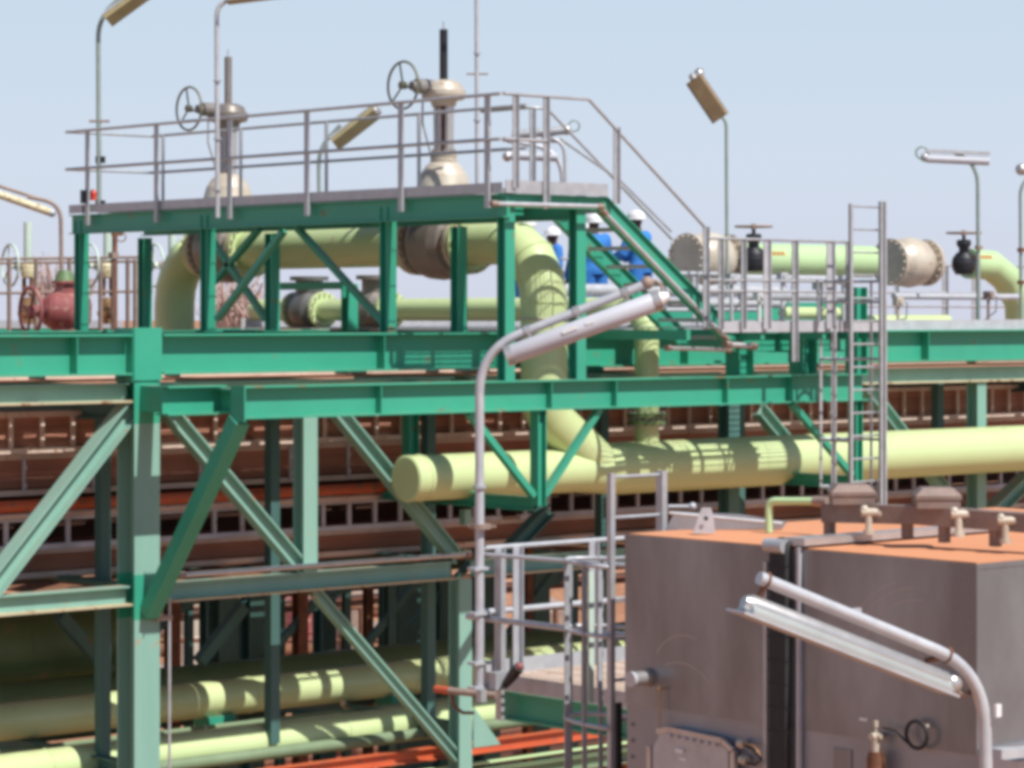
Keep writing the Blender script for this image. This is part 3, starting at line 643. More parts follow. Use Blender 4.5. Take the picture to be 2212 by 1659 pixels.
part(pl2, 'flange', flange(flange(MB(), (XP2, YH, zj+.05), Z3, .25, .05), (XP2, YH, zj-.04), Z3, .25, .05), 'olive')
part(pl2, 'flange_bolts', bolts(MB(), (XP2, YH, zj), Z3, .215, 16, .014, .2), 'galv')
# header
hd = thing('header_pipe', 'huge pale lime header pipe with a flat blind end, running under the long emerald girder', 'pipe', (U(880, YH), YH, ZH-.3))
xh0, xh1, xh2 = U(880, YH), U(1240, YH), U(1330, YH); rl, rr_ = .268, .325
part(hd, 'pipe_run', MB().tube([(xh0, YH, ZH), (xh1, YH, ZH)], rl, 44, caps=False), 'lime')
part(hd, 'reducer', MB().tube([(xh1, YH, ZH), (xh2, YH, ZH)], rl, 44, caps=False, rs=[rl, rr_]), 'lime')
part(hd, 'pipe_run', MB().tube([(xh2, YH, ZH), (U(2420, YH), YH, ZH)], rr_, 44, caps=False), 'lime')
part(hd, 'end_cap', MB().lathe((xh0+.02, YH, ZH), -X3, [(0, rl+.004), (.035, rl+.004), (.05, rl-.02), (.055, 0)], 44), 'lime')
for px in (905, ): part(hd, 'weld_seam', MB().torus((U(px, YH), YH, ZH), X3, rl, .01, 40, 6), 'lime')

# ------------------------------------------------------------------ valves
def handwheel(root, c, axis, R, r=.02, spokes=3, m='wheel', hub=.05, phase=.3):
    mb = MB().torus(c, axis, R, r, 36, 8); ax = Vector(axis).normalized(); ref = Z3 if abs(ax.z) < .9 else X3; a = ax.cross(ref).normalized(); b = ax.cross(a)
    for i in range(spokes):
        th = phase+2*math.pi*i/spokes; mb.cyl(c, Vector(c)+(a*math.cos(th)+b*math.sin(th))*R, r*.75, 8)
    mb.cyl(Vector(c)-ax*.04, Vector(c)+ax*.04, hub, 12)
    return part(root, 'handwheel', mb, m)
def big_valve(y, label, stem_top, wheel_c, dark, zneck, body_m):
    t = thing('gate_valve', label, 'valve', (XP, y, ZP-.45), 'big gate valves standing through the walkway')
    part(t, 'body', MB().lathe((XP, y-.44, ZP), Y3, [(0,.31),(.08,.33),(.14,.40),(.26,.45),(.44,.465),(.62,.45),(.74,.40),(.80,.33),(.88,.31)], 36), body_m)
    for s, (yy) in enumerate((y-.46, y+.46)):
        part(t, 'flange', flange(MB(), (XP, yy, ZP), Y3, .40, .06), 'castlight')
        fl = part(t, 'flange', flange(MB(), (XP, yy+(.075 if s else -.075), ZP), Y3, .395, .055), 'lime')
        part(fl, 'flange_bolts', bolts(MB(), (XP, yy+(.037 if s else -.037), ZP), Y3, .365, 22, .018, .22), 'castlight')
    part(t, 'bonnet', MB().lathe((XP, y, ZP+.3), Z3, [(0,.36),(.3,.36),(.42,.34),(.56,.30),(.68,.22),(.75,.12)], 30), 'castlight')
    part(t, 'bonnet_flange', MB().cyl((XP, y, ZP+.38), (XP, y, ZP+.47), .45, 30), 'castlight')
    z0 = zneck
    nf = part(t, 'neck_flange', MB().cyl((XP, y, z0-.06), (XP, y, z0-.005), .17, 24).cyl((XP, y, z0+.005), (XP, y, z0+.06), .17, 24).cyl((XP, y, z0-.4), (XP, y, z0-.06), .09, 20), 'castlight')
    part(nf, 'neck_bolts', bolts(MB(), (XP, y, z0), Z3, .14, 10, .012, .2), 'dustmetal')
    zg = wheel_c
    for sgn in (-1, 1): part(t, 'yoke_arm', MB().bar((XP, y+sgn*.11, z0+.06), (XP, y+sgn*.12, zg-.22), .10, .05, up=(0,1,0)), 'alu' )
    part(t, 'stem', MB().cyl((XP, y, z0+.06), (XP, y, zg-.1), .035, 12), 'rust')
    part(t, 'gearbox', MB().lathe((XP, y, zg-.24), Z3, [(0,.12),(.0,.15),(.07,.17),(.09,.26),(.15,.28),(.20,.28),(.21,.25),(.29,.22),(.33,.14),(.34,.0)], 26), 'cast' if dark else 'castlight')
    gs = part(t, 'gear_shaft', MB().cyl((XP-.18, y+.03, zg), (XP-.42, y+.03, zg), .095, 18).cyl((XP-.42, y+.03, zg), (XP-.50, y+.03, zg), .06, 14), 'cast')
    sco = part(t, 'stem_cover', MB().cyl((XP, y, zg+.05), (XP, y, stem_top), .053, 18), 'blackst' if not dark else 'cast')
    part(sco, 'stem_cap', MB().cyl((XP, y, stem_top), (XP, y, stem_top+.10), .012, 8), 'galv_w')
    handwheel(gs, (XP-.62, y+.05, zg), X3, .295, .017, 3, 'wheel')
    part(t, 'hanging_cable', MB().tube([(XP-.3, y+.05, zg-.1), (XP-.28, y+.08, zg-.45), (XP-.14, y+.1, zg-.8), (XP-.1, y+.1, zg-.95)], .014, 8), 'galv')
    return t
yA1, yA2 = V(503, XP), V(973, XP)
big_valve(v1-.14, 'gate valve with brown gearbox and handwheel standing through the left half of the walkway', Z(122, XP, yA1), Z(238, XP, yA1), True, Z(395, XP, yA1)-.02, 'cast')
big_valve(v2-.03, 'gate valve with tall black stem cover rising by the walkway landing', Z(62, XP, yA2), Z(188, XP, yA2), False, Z(338, XP, yA2), 'cast')

# smaller dark valves on the branch line
for i, px in enumerate((668, 812)):
    y = V(px, XP2); t = thing('flanged_valve', ['dark grey flanged valve under the deck left of the short emerald post', 'brownish flanged valve under the deck right of the short emerald post'][i], 'valve', (XP2, y, ZP2-.3), 'flanged valves on the smaller pipe below the walkway')
    part(t, 'body', MB().lathe((XP2, y-.3, ZP2), Y3, [(0,.17),(.06,.2),(.16,.28),(.3,.31),(.44,.28),(.54,.2),(.6,.17)], 28), 'cast' if i else 'greycast')
    for s in (-1, 1):
        fl = part(t, 'flange', flange(MB(), (XP2, y+s*.33, ZP2), Y3, .26, .05), 'lime'); part(fl, 'flange_bolts', bolts(MB(), (XP2, y+s*.33, ZP2), Y3, .23, 16, .016, .14), 'castlight')
    part(t, 'bonnet', MB().cyl((XP2, y, ZP2+.2), (XP2, y, ZP2+.42), .2, 24).cyl((XP2, y, ZP2+.42), (XP2, y, ZP2+.48), .28, 24), 'cast' if i else 'greycast')

# ------------------------------------------------------------------ right pipeline behind the deck
YR = 29.2; ZR = Z(563, U(1750, YR), YR); RR = .245
rp = thing('deck_pipeline', 'thick light green pipe at eye level behind the deck railings, bending down at the right', 'pipe', (U(1650, YR), YR, ZR-RR))
xq0, xq1 = U(1560, YR), U(2085, YR)
part(rp, 'pipe_run', MB().cyl((U(1585, YR), YR, ZR), (U(1880, YR), YR, ZR), RR, 32), 'lime2')
xe_ = U(2092, YR)
ee = [(xe_, YR, ZR), (xe_+.55, YR, ZR-.02), (xe_+.95, YR, ZR-.22), (xe_+1.3, YR, ZR-.62), (xe_+1.35, YR, ZR-1.4)]
part(rp, 'elbow', MB().tube(ee, RR, 32), 'lime2')
part(rp, 'low_pipe', MB().cyl((U(1880, 30.5), 30.5, ZK+.02), (U(2045, 30.5), 30.5, ZK+.02), .13, 20), 'lime')
def ball_valve(px, label, big, m):
    x = U(px, YR); t = thing('line_valve', label, 'valve', (x, YR, ZR-.4), 'pale valves in the light green deck pipeline')
    part(t, 'body', MB().lathe((x-.4, YR, ZR), X3, [(0,.26),(.07,.30),(.2,.37),(.4,.40),(.6,.37),(.73,.30),(.8,.26)], 28), m)
    for s in (-1, 1):
        fl = part(t, 'flange', flange(MB(), (x+s*.43, YR, ZR), X3, .37, .06), m); part(fl, 'flange_bolts', bolts(MB(), (x+s*.43, YR, ZR), X3, .33, 18, .018, .16), 'castlight')
    return t
ball_valve(1530, 'beige line valve behind the head of the stair rail beside the workers', True, 'castlight')
ball_valve(1962, 'rust flecked pale line valve right of the caged ladder', True, 'castlight')
def actuator(px, py, label):
    x = U(px, YR-.45); y = YR-.45; zc = Z(py, x, y); t = thing('valve_actuator', label, 'valve actuator', (x, y, zc-.2), 'black domed valve actuators with handwheels')
    part(t, 'drum', MB().lathe((x, y, zc-.20), Z3, [(0,0),(0,.13),(.09,.185),(.18,.195),(.26,.18),(.34,.12),(.36,.08),(.44,.08)], 26), 'blackst')
    part(t, 'position_indicator', MB().box((x+.10, y-.17, zc+.02), (x+.19, y-.11, zc+.11)), 'orange')
    gh = part(t, 'gear_head', MB().lathe((x, y, zc+.23), Z3, [(0,.09),(.05,.12),(.12,.11),(.13,.03),(.24,.03)], 20), 'blackst')
    handwheel(gh, (x, y, zc+.46), Z3, .27, .016, 4, 'dustmetal', .04)
actuator(1628, 557, 'black actuator with flat handwheel right behind the deck rail near the stair foot')
actuator(2082, 566, 'black actuator with flat handwheel on the bend at the far right')
# orange tag strips
for px, lab in ((1675, 'row of small orange tags on the light green pipe left of the ladder'), (2125, 'row of small orange tags on the light green bend at the right')):
    p = pv(px, 546 if px < 2000 else 554, YR-.5); mb = MB()
    for i in range(5): mb.box((p.x-.2+i*.085, p.y-.01, p.z-.018), (p.x-.155+i*.085, p.y+.01, p.z+.018))
    mb.box((p.x-.22, p.y+.012, p.z-.035), (p.x+.25, p.y+.02, p.z-.02))
    single('tag_strip', mb, 'orange', lab, 'tag strip')
# ------------------------------------------------------------------ lamps
def lamp(root_label, base, bendpt, armend, rp, lum=None, m_pole='galv', m_lum='lampwhite', m_body='alu', R=.3, lr=.07, clips=2, box=True, group='tube lamps on bent poles', drop=.14, guard=False):
    base, bendpt, armend = Vector(base), Vector(bendpt), Vector(armend)
    t = thing('tube_lamp', root_label, 'lamp', base, group)
    part(t, 'pole', MB().tube(bend(base, bendpt, armend, R, 10), rp, 14), m_pole)
    if lum:
        a, b = Vector(lum[0]), Vector(lum[1]); d = (b-a).normalized()
        lt_ = part(t, 'lamp_tube', MB().tube([a, a+d*.02, b-d*.02, b], lr, 18, rs=[lr*.85, lr, lr, lr*.85]), m_lum)
        for p in (a, b): part(lt_, 'end_cap', MB().cyl(p-d*.03, p+d*.03, lr*1.06, 18), m_body)
        up = (armend-bendpt).normalized().cross(d)
        for k in range(clips):
            q = a.lerp(b, (k+.5)/clips if clips > 1 else .5)
            # strap up to the arm
            ab = (armend-bendpt); s_ = max(0, min(1, (q-bendpt).dot(ab)/ab.length_squared)); w = bendpt+ab*s_
            part(t, 'strap', MB().bar(q, w, .05, .012, up=d).cyl(w-d*.03, w+d*.03, rp*1.25, 12), m_body)
    return t
# luminaire seen end-on / flat box type (reflector housing with yellowed glass below)
def box_lamp(t, a, b, w, h, up=(0,0,1), m_top='galv_w', m_glass='lampyellow'):
    a, b = Vector(a), Vector(b); d = (b-a).normalized(); u = Vector(up); s = d.cross(u).normalized(); u = s.cross(d).normalized()
    prof = [(-w/2, 0), (-w/2, h*.35), (-w*.3, h), (w*.3, h), (w/2, h*.35), (w/2, 0)]
    ho_ = part(t, 'housing', MB().prism([a+s*x+u*z for x, z in prof], b-a), m_top)
    prof = [(-w*.46, -.002), (-w*.36, -h*.55), (w*.36, -h*.55), (w*.46, -.002)]
    part(ho_, 'diffuser', MB().prism([a+s*x+u*z for x, z in prof], b-a), m_glass)
    part(ho_, 'end_cap', MB().lathe(b, d, [(0, h*.75), (.06, h*.7), (.09, 0)], 14), 'alu')
# near lamp in front of the cabinet
DN = 15.6
t = lamp('near aluminium tube lamp slanting across the steel cabinet on a pale bent pole', pd(2134, 1900, DN), pd(2126, 1448, DN), pd(1640, 1248, DN-.6), .036, None, 'galv_w', R=.34)
a, b = pd(1606, 1300, DN-.62), pd(2052, 1475, DN-.05); d = (b-a).normalized()
sd_ = d.cross(Z3).normalized(); up_ = sd_.cross(d).normalized()
part(t, 'housing', MB().tube([a, a+d*.05, b-d*.05, b], .07, 20, rs=[.035, .055, .055, .04]), 'alu')
lg = part(t, 'lamp_glass', MB().prism([a+d*.03+sd_*x_+up_*z_ for x_, z_ in ((-.085,-.05),(-.085,-.03),(-.05,.0),(.05,.0),(.085,-.03),(.085,-.05))], (b-a)-d*.06), 'lampclear')
part(lg, 'inner_tube', MB().cyl(a+d*.05-sd_*.075-up_*.012, b-d*.05-sd_*.075-up_*.012, .016, 12), 'white')
part(t, 'reflector_rim', MB().bar(a-up_*.06-d*.03, b-up_*.06+d*.02, .20, .014, up=up_), 'galv_w')
for k in (.3, .62, .93):
    q = a.lerp(b, k); part(t, 'clip', MB().bar(q-up_*.05-sd_*.09, q-up_*.012-sd_*.075, .04, .01, up=d), 'alu')
part(t, 'end_cap', MB().ball(b+d*.01, .062, 18, 10), 'alu'); part(t, 'cable_gland', MB().cyl(b+d*.05-up_*.03, b+d*.13-up_*.03, .02, 12), 'dustmetal')
part(t, 'cable', MB().tube([b+d*.12-up_*.02, b+d*.2+Vector((0,0,.0)), pd(2095, 1490, DN), pd(2122, 1530, DN)], .01, 8), 'black')
for k in (.06, .86):
    q = a.lerp(b, k)+up_*.06; w = pd(1640, 1248, DN-.6).lerp(pd(2126, 1448, DN), k-.03); part(t, 'strap', MB().bar(q, w, .03, .02, up=d).torus(w, d, .04, .008, 16, 6), 'rust')
q = pd(1846, 1322, DN-.33); part(t, 'name_plate', MB().box(q-Vector((.045,.01,.02)), q+Vector((.045,.01,.02))), 'galv')
q = pd(2155, 1535, DN-.03); part(t, 'label_plate', MB().box(q-Vector((.022,.01,.035)), q+Vector((.022,.01,.035))), 'white')
# middle lamp on the cage platform
DM = 23.2
t = lamp('pale tube lamp on a tall bent pole in front of the big lime elbow', pd(1036, 1490, DM), pd(1036, 755, DM), pd(1398, 613, DM), .037, (pd(1100, 768, DM-.1), pd(1420, 650, DM-.1)), 'galv_w', lr=.083, R=.36, clips=3)
q0, q1 = pd(1412, 652, DM-.1), pd(1445, 638, DM-.1); part(t, 'junction_head', MB().tube([q0, q0.lerp(q1, .5), q1], .07, 18, rs=[.07, .06, .03]), 'white')
q = pd(1398, 611, DM); part(t, 'elbow_fitting', MB().ball(q, .055, 14, 8), 'dustmetal')
part(t, 'loop_cable', MB().torus(pd(1412, 625, DM), (CA*.2+SA, -.2*SA+CA, 0), .07, .012, 20, 6), 'dustmetal')
q = pd(1232, 712, DM-.19); dd = (pd(1412, 652, DM-.1)-pd(1098, 772, DM-.1)).normalized()
part(t, 'label_plate', MB().bar(q-dd*.07, q+dd*.06, .004, .028), 'white'); q = pd(1265, 700, DM-.185); part(t, 'label_plate', MB().bar(q+dd*.0, q+dd*.07, .004, .022), 'white')
q = pd(1038, 1137, DM); part(t, 'pole_collar', MB().cyl(q-Vector((0,0,.02)), q+Vector((0,0,.02)), .085, 16).bar(q-Vector((CA,-SA,0))*.1, q+Vector((CA,-SA,0))*.13, .03, .02), 'dustmetal')
q = pd(1036, 1052, DM); part(t, 'pole_collar', MB().cyl(q-Vector((0,0,.012)), q+Vector((0,0,.012)), .055, 16), 'galv')
for py in (1228, 1325, 1432, 1485): q = pd(1036, py, DM); part(t, 'pole_clamp', MB().box(q-Vector((.09,.05,.012)), q+Vector((.09,.05,.012))), 'galv_w')
# lamp top-left, leaving the frame
xo2 = XW-.3
def poleu(px0, py0, px1, py1): pass
def far_pole(label, px, py_base, py_bend, end, D, r=.03, m='polegrn', R=.25, group='tube lamps on bent poles'):
    t = thing('tube_lamp', label, 'lamp', pd(px, py_base, D), group)
    part(t, 'pole', MB().tube(bend(pd(px, py_base, D), pd(px-2, py_bend, D), pd(end[0], end[1], D), R, 8), r, 12), m); return t
D1 = dep(XW-.2, yfar)-.3
t = far_pole('tube lamp high on a grey pole at the left end of the walkway', 214, 450, 42, (262, -8), D1, .032)
box_lamp(t, pd(232, 44, D1-.1), pd(334, -30, D1-.1), .26, .10, up=(SA*.5, CA*.5, .7), m_top='galv_w')
q = pd(212, 262, D1); part(t, 'bracket', MB().bar(q-Vector((CA,-SA,0))*.12, q+Vector((CA,-SA,0))*.15, .06, .03), 'dustmetal')
for py in (345, 440): q = pd(216, py, D1); part(t, 'pole_clamp', MB().bar(q-Vector((CA,-SA,0))*.06, q+Vector((CA,-SA,0))*.07, .05, .09), 'blackst')
D2 = dep(XW-.3, V(472, XW-.3))
t = far_pole('tube lamp on a pale pole in front of the gate valve with the brown gearbox', 470, 470, 4, (575, -14), D2, .03, 'galv_w', .2)
box_lamp(t, pd(492, 2, D2-.08), pd(640, -16, D2-.08), .2, .08)
for py in (175, 300, 410): q = pd(470, py, D2); part(t, 'pole_collar', MB().cyl(q-Vector((0,0,.012)), q+Vector((0,0,.012)), .05, 12), 'galv')
D3 = dep(XW2+.2, V(1030, XW2+.2))+.4
t = far_pole('lamp pole with a cross arm standing just behind the gate valve with the black stem', 1031, 420, -150, (1120, -190), D3, .026, 'galv_w')
q = pd(1030, 160, D3); part(t, 'cross_arm', MB().bar(q-Vector((CA,-SA,0))*.13, q+Vector((CA,-SA,0))*.14, .03, .02), 'dustmetal')
for py in (115, 260, 410): q = pd(1031, py, D3); part(t, 'pole_collar', MB().cyl(q-Vector((0,0,.012)), q+Vector((0,0,.012)), .045, 12), 'galv')
box_lamp(t, pd(1125, -180, D3), pd(1260, -230, D3), .2, .08)
# lamp behind the rails, slanting up to the right
D4 = 44
t = far_pole('slanting tube lamp seen between the walkway rails left of the tall valve', 690, 440, 322, (735, 270), D4, .032)
box_lamp(t, pd(722, 312, D4-.1), pd(812, 242, D4-.1), .30, .10, up=(SA*.5, CA*.5, .6), m_top='galv_w')
part(t, 'end_cap', MB().ball(pd(810, 240, D4-.1), .075, 14, 8), 'alu')
# pair of level lamps behind the stair rail
D5 = 47
t = far_pole('level tube lamp behind the stair rail, upper of the two', 1222, 400, 300, (1170, 296), D5, .034, 'galv_w', .3)
part(t, 'lamp_tube', MB().cyl(pd(1105, 292, D5), pd(1222, 281, D5), .075, 16), 'galv'); part(t, 'end_cap', MB().ball(pd(1224, 281, D5), .085, 14, 8), 'alu'); part(t, 'loop_cable', MB().torus(pd(1240, 272, D5), (SA, CA, 0), .09, .014, 18, 6), 'polegrn')
t = far_pole('level tube lamp behind the stair rail, lower of the two, on a curved pale pole', 1216, 420, 325, (1095, 303), D5+2, .045, 'galv_w', .5)
part(t, 'lamp_tube', MB().cyl(pd(1092, 336, D5+2), pd(1205, 340, D5+2), .075, 16), 'lampwhite'); part(t, 'lamp_tube', MB().cyl(pd(1085, 300, D5+2), pd(1205, 303, D5+2), .05, 14), 'galv'); part(t, 'end_cap', MB().ball(pd(1096, 338, D5+2), .09, 14, 8), 'alu')
# lamp at upper right with brown housing
D6 = 38.5
t = far_pole('brown backed tube lamp tilted on a thin pole over the stair rail', 1571, 640, 262, (1545, 236), D6, .024, 'polegrn', .08)
box_lamp(t, pd(1557, 256, D6-.2), pd(1499, 170, D6-.2), .27, .07, up=(SA*.8, CA*.8, .35), m_top='galv_w', m_glass='lampbrown')
part(t, 'end_cap', MB().ball(pd(1510, 160, D6-.1), .075, 14, 8).cyl(pd(1510, 172, D6-.1), pd(1512, 148, D6-.1), .05, 12), 'alu')
# right lamps
D7 = 42
t = far_pole('level white tube lamp on a curved pole at the right', 2114, 700, 350, (2062, 330), D7, .03, 'polegrn', .34)
part(t, 'lamp_tube', MB().cyl(pd(2002, 343, D7), pd(2136, 349, D7), .06, 16), 'lampwhite'); part(t, 'reflector_rim', MB().bar(pd(2000, 326, D7), pd(2138, 332, D7), .09, .05), 'galv_w'); part(t, 'loop_cable', MB().torus(pd(1992, 330, D7), (SA, CA, 0), .09, .016, 18, 6), 'polegrn'); part(t, 'end_cap', MB().ball(pd(1998, 340, D7), .07, 12, 8), 'galv')
for py in (535,): q = pd(2114, py, D7); part(t, 'pole_collar', MB().cyl(q-Vector((0,0,.03)), q+Vector((0,0,.03)), .06, 12), 'dustmetal')
t = far_pole('lamp on a thin pole cut by the right edge of the photo', 2206, 700, 395, (2240, 372), D7, .026, 'polegrn', .2)
part(t, 'lamp_tube', MB().cyl(pd(2206, 366, D7), pd(2290, 372, D7), .08, 16), 'galv'); part(t, 'end_cap', MB().ball(pd(2206, 366, D7), .09, 12, 8), 'alu')
for py in (540, 610): q = pd(2206, py, D7); part(t, 'pole_collar', MB().cyl(q-Vector((0,0,.03)), q+Vector((0,0,.03)), .06, 12), 'rust')
# left lamp
D8 = 43
t = far_pole('pale tube lamp reaching in from the left edge of the photo', 133, 600, 440, (60, 425), D8, .032, 'dustmetal', .26)
part(t, 'lamp_tube', MB().cyl(pd(112, 460, D8), pd(-20, 414, D8), .06, 16), 'paleyel'); part(t, 'arm', MB().cyl(pd(104, 436, D8), pd(-20, 396, D8), .026, 12), 'dustmetal'); part(t, 'end_cap', MB().ball(pd(112, 460, D8), .065, 12, 8), 'galv_w')

# ------------------------------------------------------------------ left background plant
D9 = 44
lp = thing('far_deck', 'brown railed far deck at the left behind the emerald posts', 'platform', pd(60, 715, D9))
W_ = Vector((CA, -SA, 0))
zf = ZC-(717-HY)/F*D9
part(lp, 'deck_beam', MB().bar(pd(-80, 728, D9+1), pd(560, 728, D9+1), .5, .28), 'emerald')
part(lp, 'deck_plate', MB().bar(pd(-80, 700, D9+2), pd(260, 700, D9+2), .6, .12), 'steeltray')
for px in (20, 78, 150, 217, 244, 276, 292): part(lp, 'rail_post', MB().bar(pd(px, 560, D9), pd(px, 720, D9), .045, .06), 'dustmetal')
for py in (558, 567, 632): part(lp, 'top_rail', MB().cyl(pd(-60, py+2, D9), pd(330, py-3, D9), .022, 8), 'dustmetal')
def small_valve(px, label, y_top, D):
    t = thing('stem_valve', label, 'valve', pd(px, 700, D), 'pale tall stem valves in the left background')
    part(t, 'stem_cover', MB().cyl(pd(px, y_top, D), pd(px, 566, D), .065, 16), 'palemint')
    part(t, 'bonnet', MB().lathe(pd(px, 601, D), Z3, [(0,.07),(.02,.1),(.1,.115),(.2,.115),(.25,.07)], 18), 'paleyel')
    for s in (-1, 1): part(t, 'yoke_arm', MB().bar(pd(px+s*8, 601, D), pd(px+s*8, 640, D), .05, .05), 'rust')
    part(t, 'body', MB().lathe(pd(px, 700, D), Z3, [(0,.12),(.1,.12),(.14,.16),(.2,.16),(.22,.1),(.42,.08)], 18), 'brass')
    part(t, 'gear_shaft', MB().cyl(pd(px-8, 575, D), pd(px-30, 573, D), .06, 12), 'dustmetal')
    handwheel(t, pd(px-38, 573, D-.3), W_*.85+Vector((SA, CA, 0))*.55, .33, .02, 3, 'palemint', .05)
small_valve(60, 'pale stem valve with large handwheel at the left edge of the photo', 480, D9+.5)
small_valve(232, 'pale stem valve with large handwheel seen just right of the first emerald post', 490, D9+.5)
small_valve(372, 'pale stem valve half hidden behind the left lime elbow', 500, D9+.5)
t = thing('red_valve', 'faded red round bodied valve with handwheel behind the first emerald post', 'valve', pd(135, 715, D9-1))
c = pd(140, 672, D9-1)
part(t, 'body', MB().lathe(c-W_*.32, W_, [(0,.0),(0,.2),(.08,.26),(.14,.30),(.22,.31),(.45,.30),(.55,.22),(.7,.2),(.7,.0)], 28), 'redv')
part(t, 'neck', MB().cyl(c+Vector((0,0,.2)), c+Vector((0,0,.42)), .15, 20).cyl(c+Vector((0,0,.42)), c+Vector((0,0,.46)), .2, 20), 'redv')
part(t, 'cap', MB().cyl(c+Vector((0,0,.46)), c+Vector((0,0,.62)), .16, 20, r2=.10), 'olive')
part(t, 'base', MB().cyl(c-Vector((0,0,.42)), c-Vector((0,0,.22)), .2, 20), 'redv')
handwheel(t, c-W_*.52+Vector((0,0,0)), W_*.8+Vector((SA,CA,0))*.6, .36, .03, 4, 'redv', .08)
part(t, 'gear_shaft', MB().cyl(c-W_*.5, c-W_*.3, .09, 14), 'redv')
t = thing('wall_bracket_frame', 'rusty instrument stand behind the emerald posts at the left', 'stand', pd(250, 715, D9))
part(t, 'post', MB().bar(pd(248, 715, D9), pd(248, 500, D9), .06, .06), 'rust'); part(t, 'arm', MB().bar(pd(240, 506, D9), pd(265, 506, D9), .05, .05), 'rust'); part(t, 'ring', MB().torus(pd(262, 512, D9), (SA,CA,0), .07, .012, 16, 6), 'dustmetal')
part(t, 'box', MB().box(pd(245, 552, D9)-Vector((.06,.06,.05)), pd(245, 552, D9)+Vector((.06,.06,.05))), 'dustmetal')
q = pd(201, 420, D1+.2); single('warning_beacon', MB().lathe(q-Vector((0,0,.08)), Z3, [(0,.0),(0,.045),(.05,.045),(.1,.05),(.14,.03),(.15,0)], 14), 'redplastic', 'small pink red beacon beside the left end post of the walkway', 'beacon')
single('beacon_bracket', MB().box(pd(180, 425, D1)-Vector((.03,.03,.09)), pd(180, 425, D1)+Vector((.03,.03,.09))).bar(pd(180, 443, D1), pd(180, 462, D1), .02, .02), 'blackst', 'small dark box on the left end of the walkway beside the beacon', 'bracket')
p = pd(100, 800, 40)
hpipe(27.2, Z(806, U(100, 27.2), 27.2), .07, XL, U(258, 27.2), 'paleyel', 'pale yellow pipe visible under the upper emerald girder at the left')

# bare pinkish bushes beyond the plant
def bush(px, py, D, w, h, label, seed, group='bare bushes beyond the plant'):
    rnd = random.Random(seed); base = pd(px, py, D); t = thing('bare_bush', label, 'bush', base, group)
    tr = MB(); lf = MB()
    for i in range(26):
        a = rnd.uniform(0, 2*math.pi); r_ = rnd.uniform(.1, .5)*w
        tip = base+Vector((math.cos(a)*r_, math.sin(a)*r_, h*rnd.uniform(.6, 1))); mid = base.lerp(tip, .5)+Vector((rnd.uniform(-.1,.1)*w, rnd.uniform(-.1,.1)*w, 0))
        tr.tube([base+Vector((0,0,-1)), mid, tip], .05, 5, rs=[.10, .06, .03])
        for k in range(150):
            c0 = mid.lerp(tip, rnd.uniform(-.4, 1.05))+Vector((rnd.gauss(0, .09*w), rnd.gauss(0, .09*w), rnd.gauss(0, .07*h)))
            s_ = rnd.uniform(.03, .07); n1 = Vector((rnd.uniform(-1,1), rnd.uniform(-1,1), rnd.uniform(-1,1))).normalized()*s_; n2 = Vector((rnd.uniform(-1,1), rnd.uniform(-1,1), rnd.uniform(-1,1))).normalized()*s_
            lf.add([c0, c0+n1, c0+n1*.6+n2, c0+n2*.5], [(0,1,2,3)])
    part(t, 'stems', tr, 'twig'); part(t, 'foliage', lf, 'twig')
M['twig'] = mat("dry_pink_twigs", (.62,.50,.46), .9, col2=(.50,.38,.34), scale=1)
bush(510, 720, 90, 2.6, 1.9, 'bare pinkish bush seen under the left gate valve', 3)
bush(470, 724, 96, 2.0, 1.2, 'low bare bush left of the pinkish one under the left valve', 4)
bush(120, 716, 100, 3.0, 2.6, 'thin bare bush behind the red valve at the left', 5)
bush(560, 724, 92, 2.2, 1.4, 'bare pinkish bush right of the others under the left valve', 6)
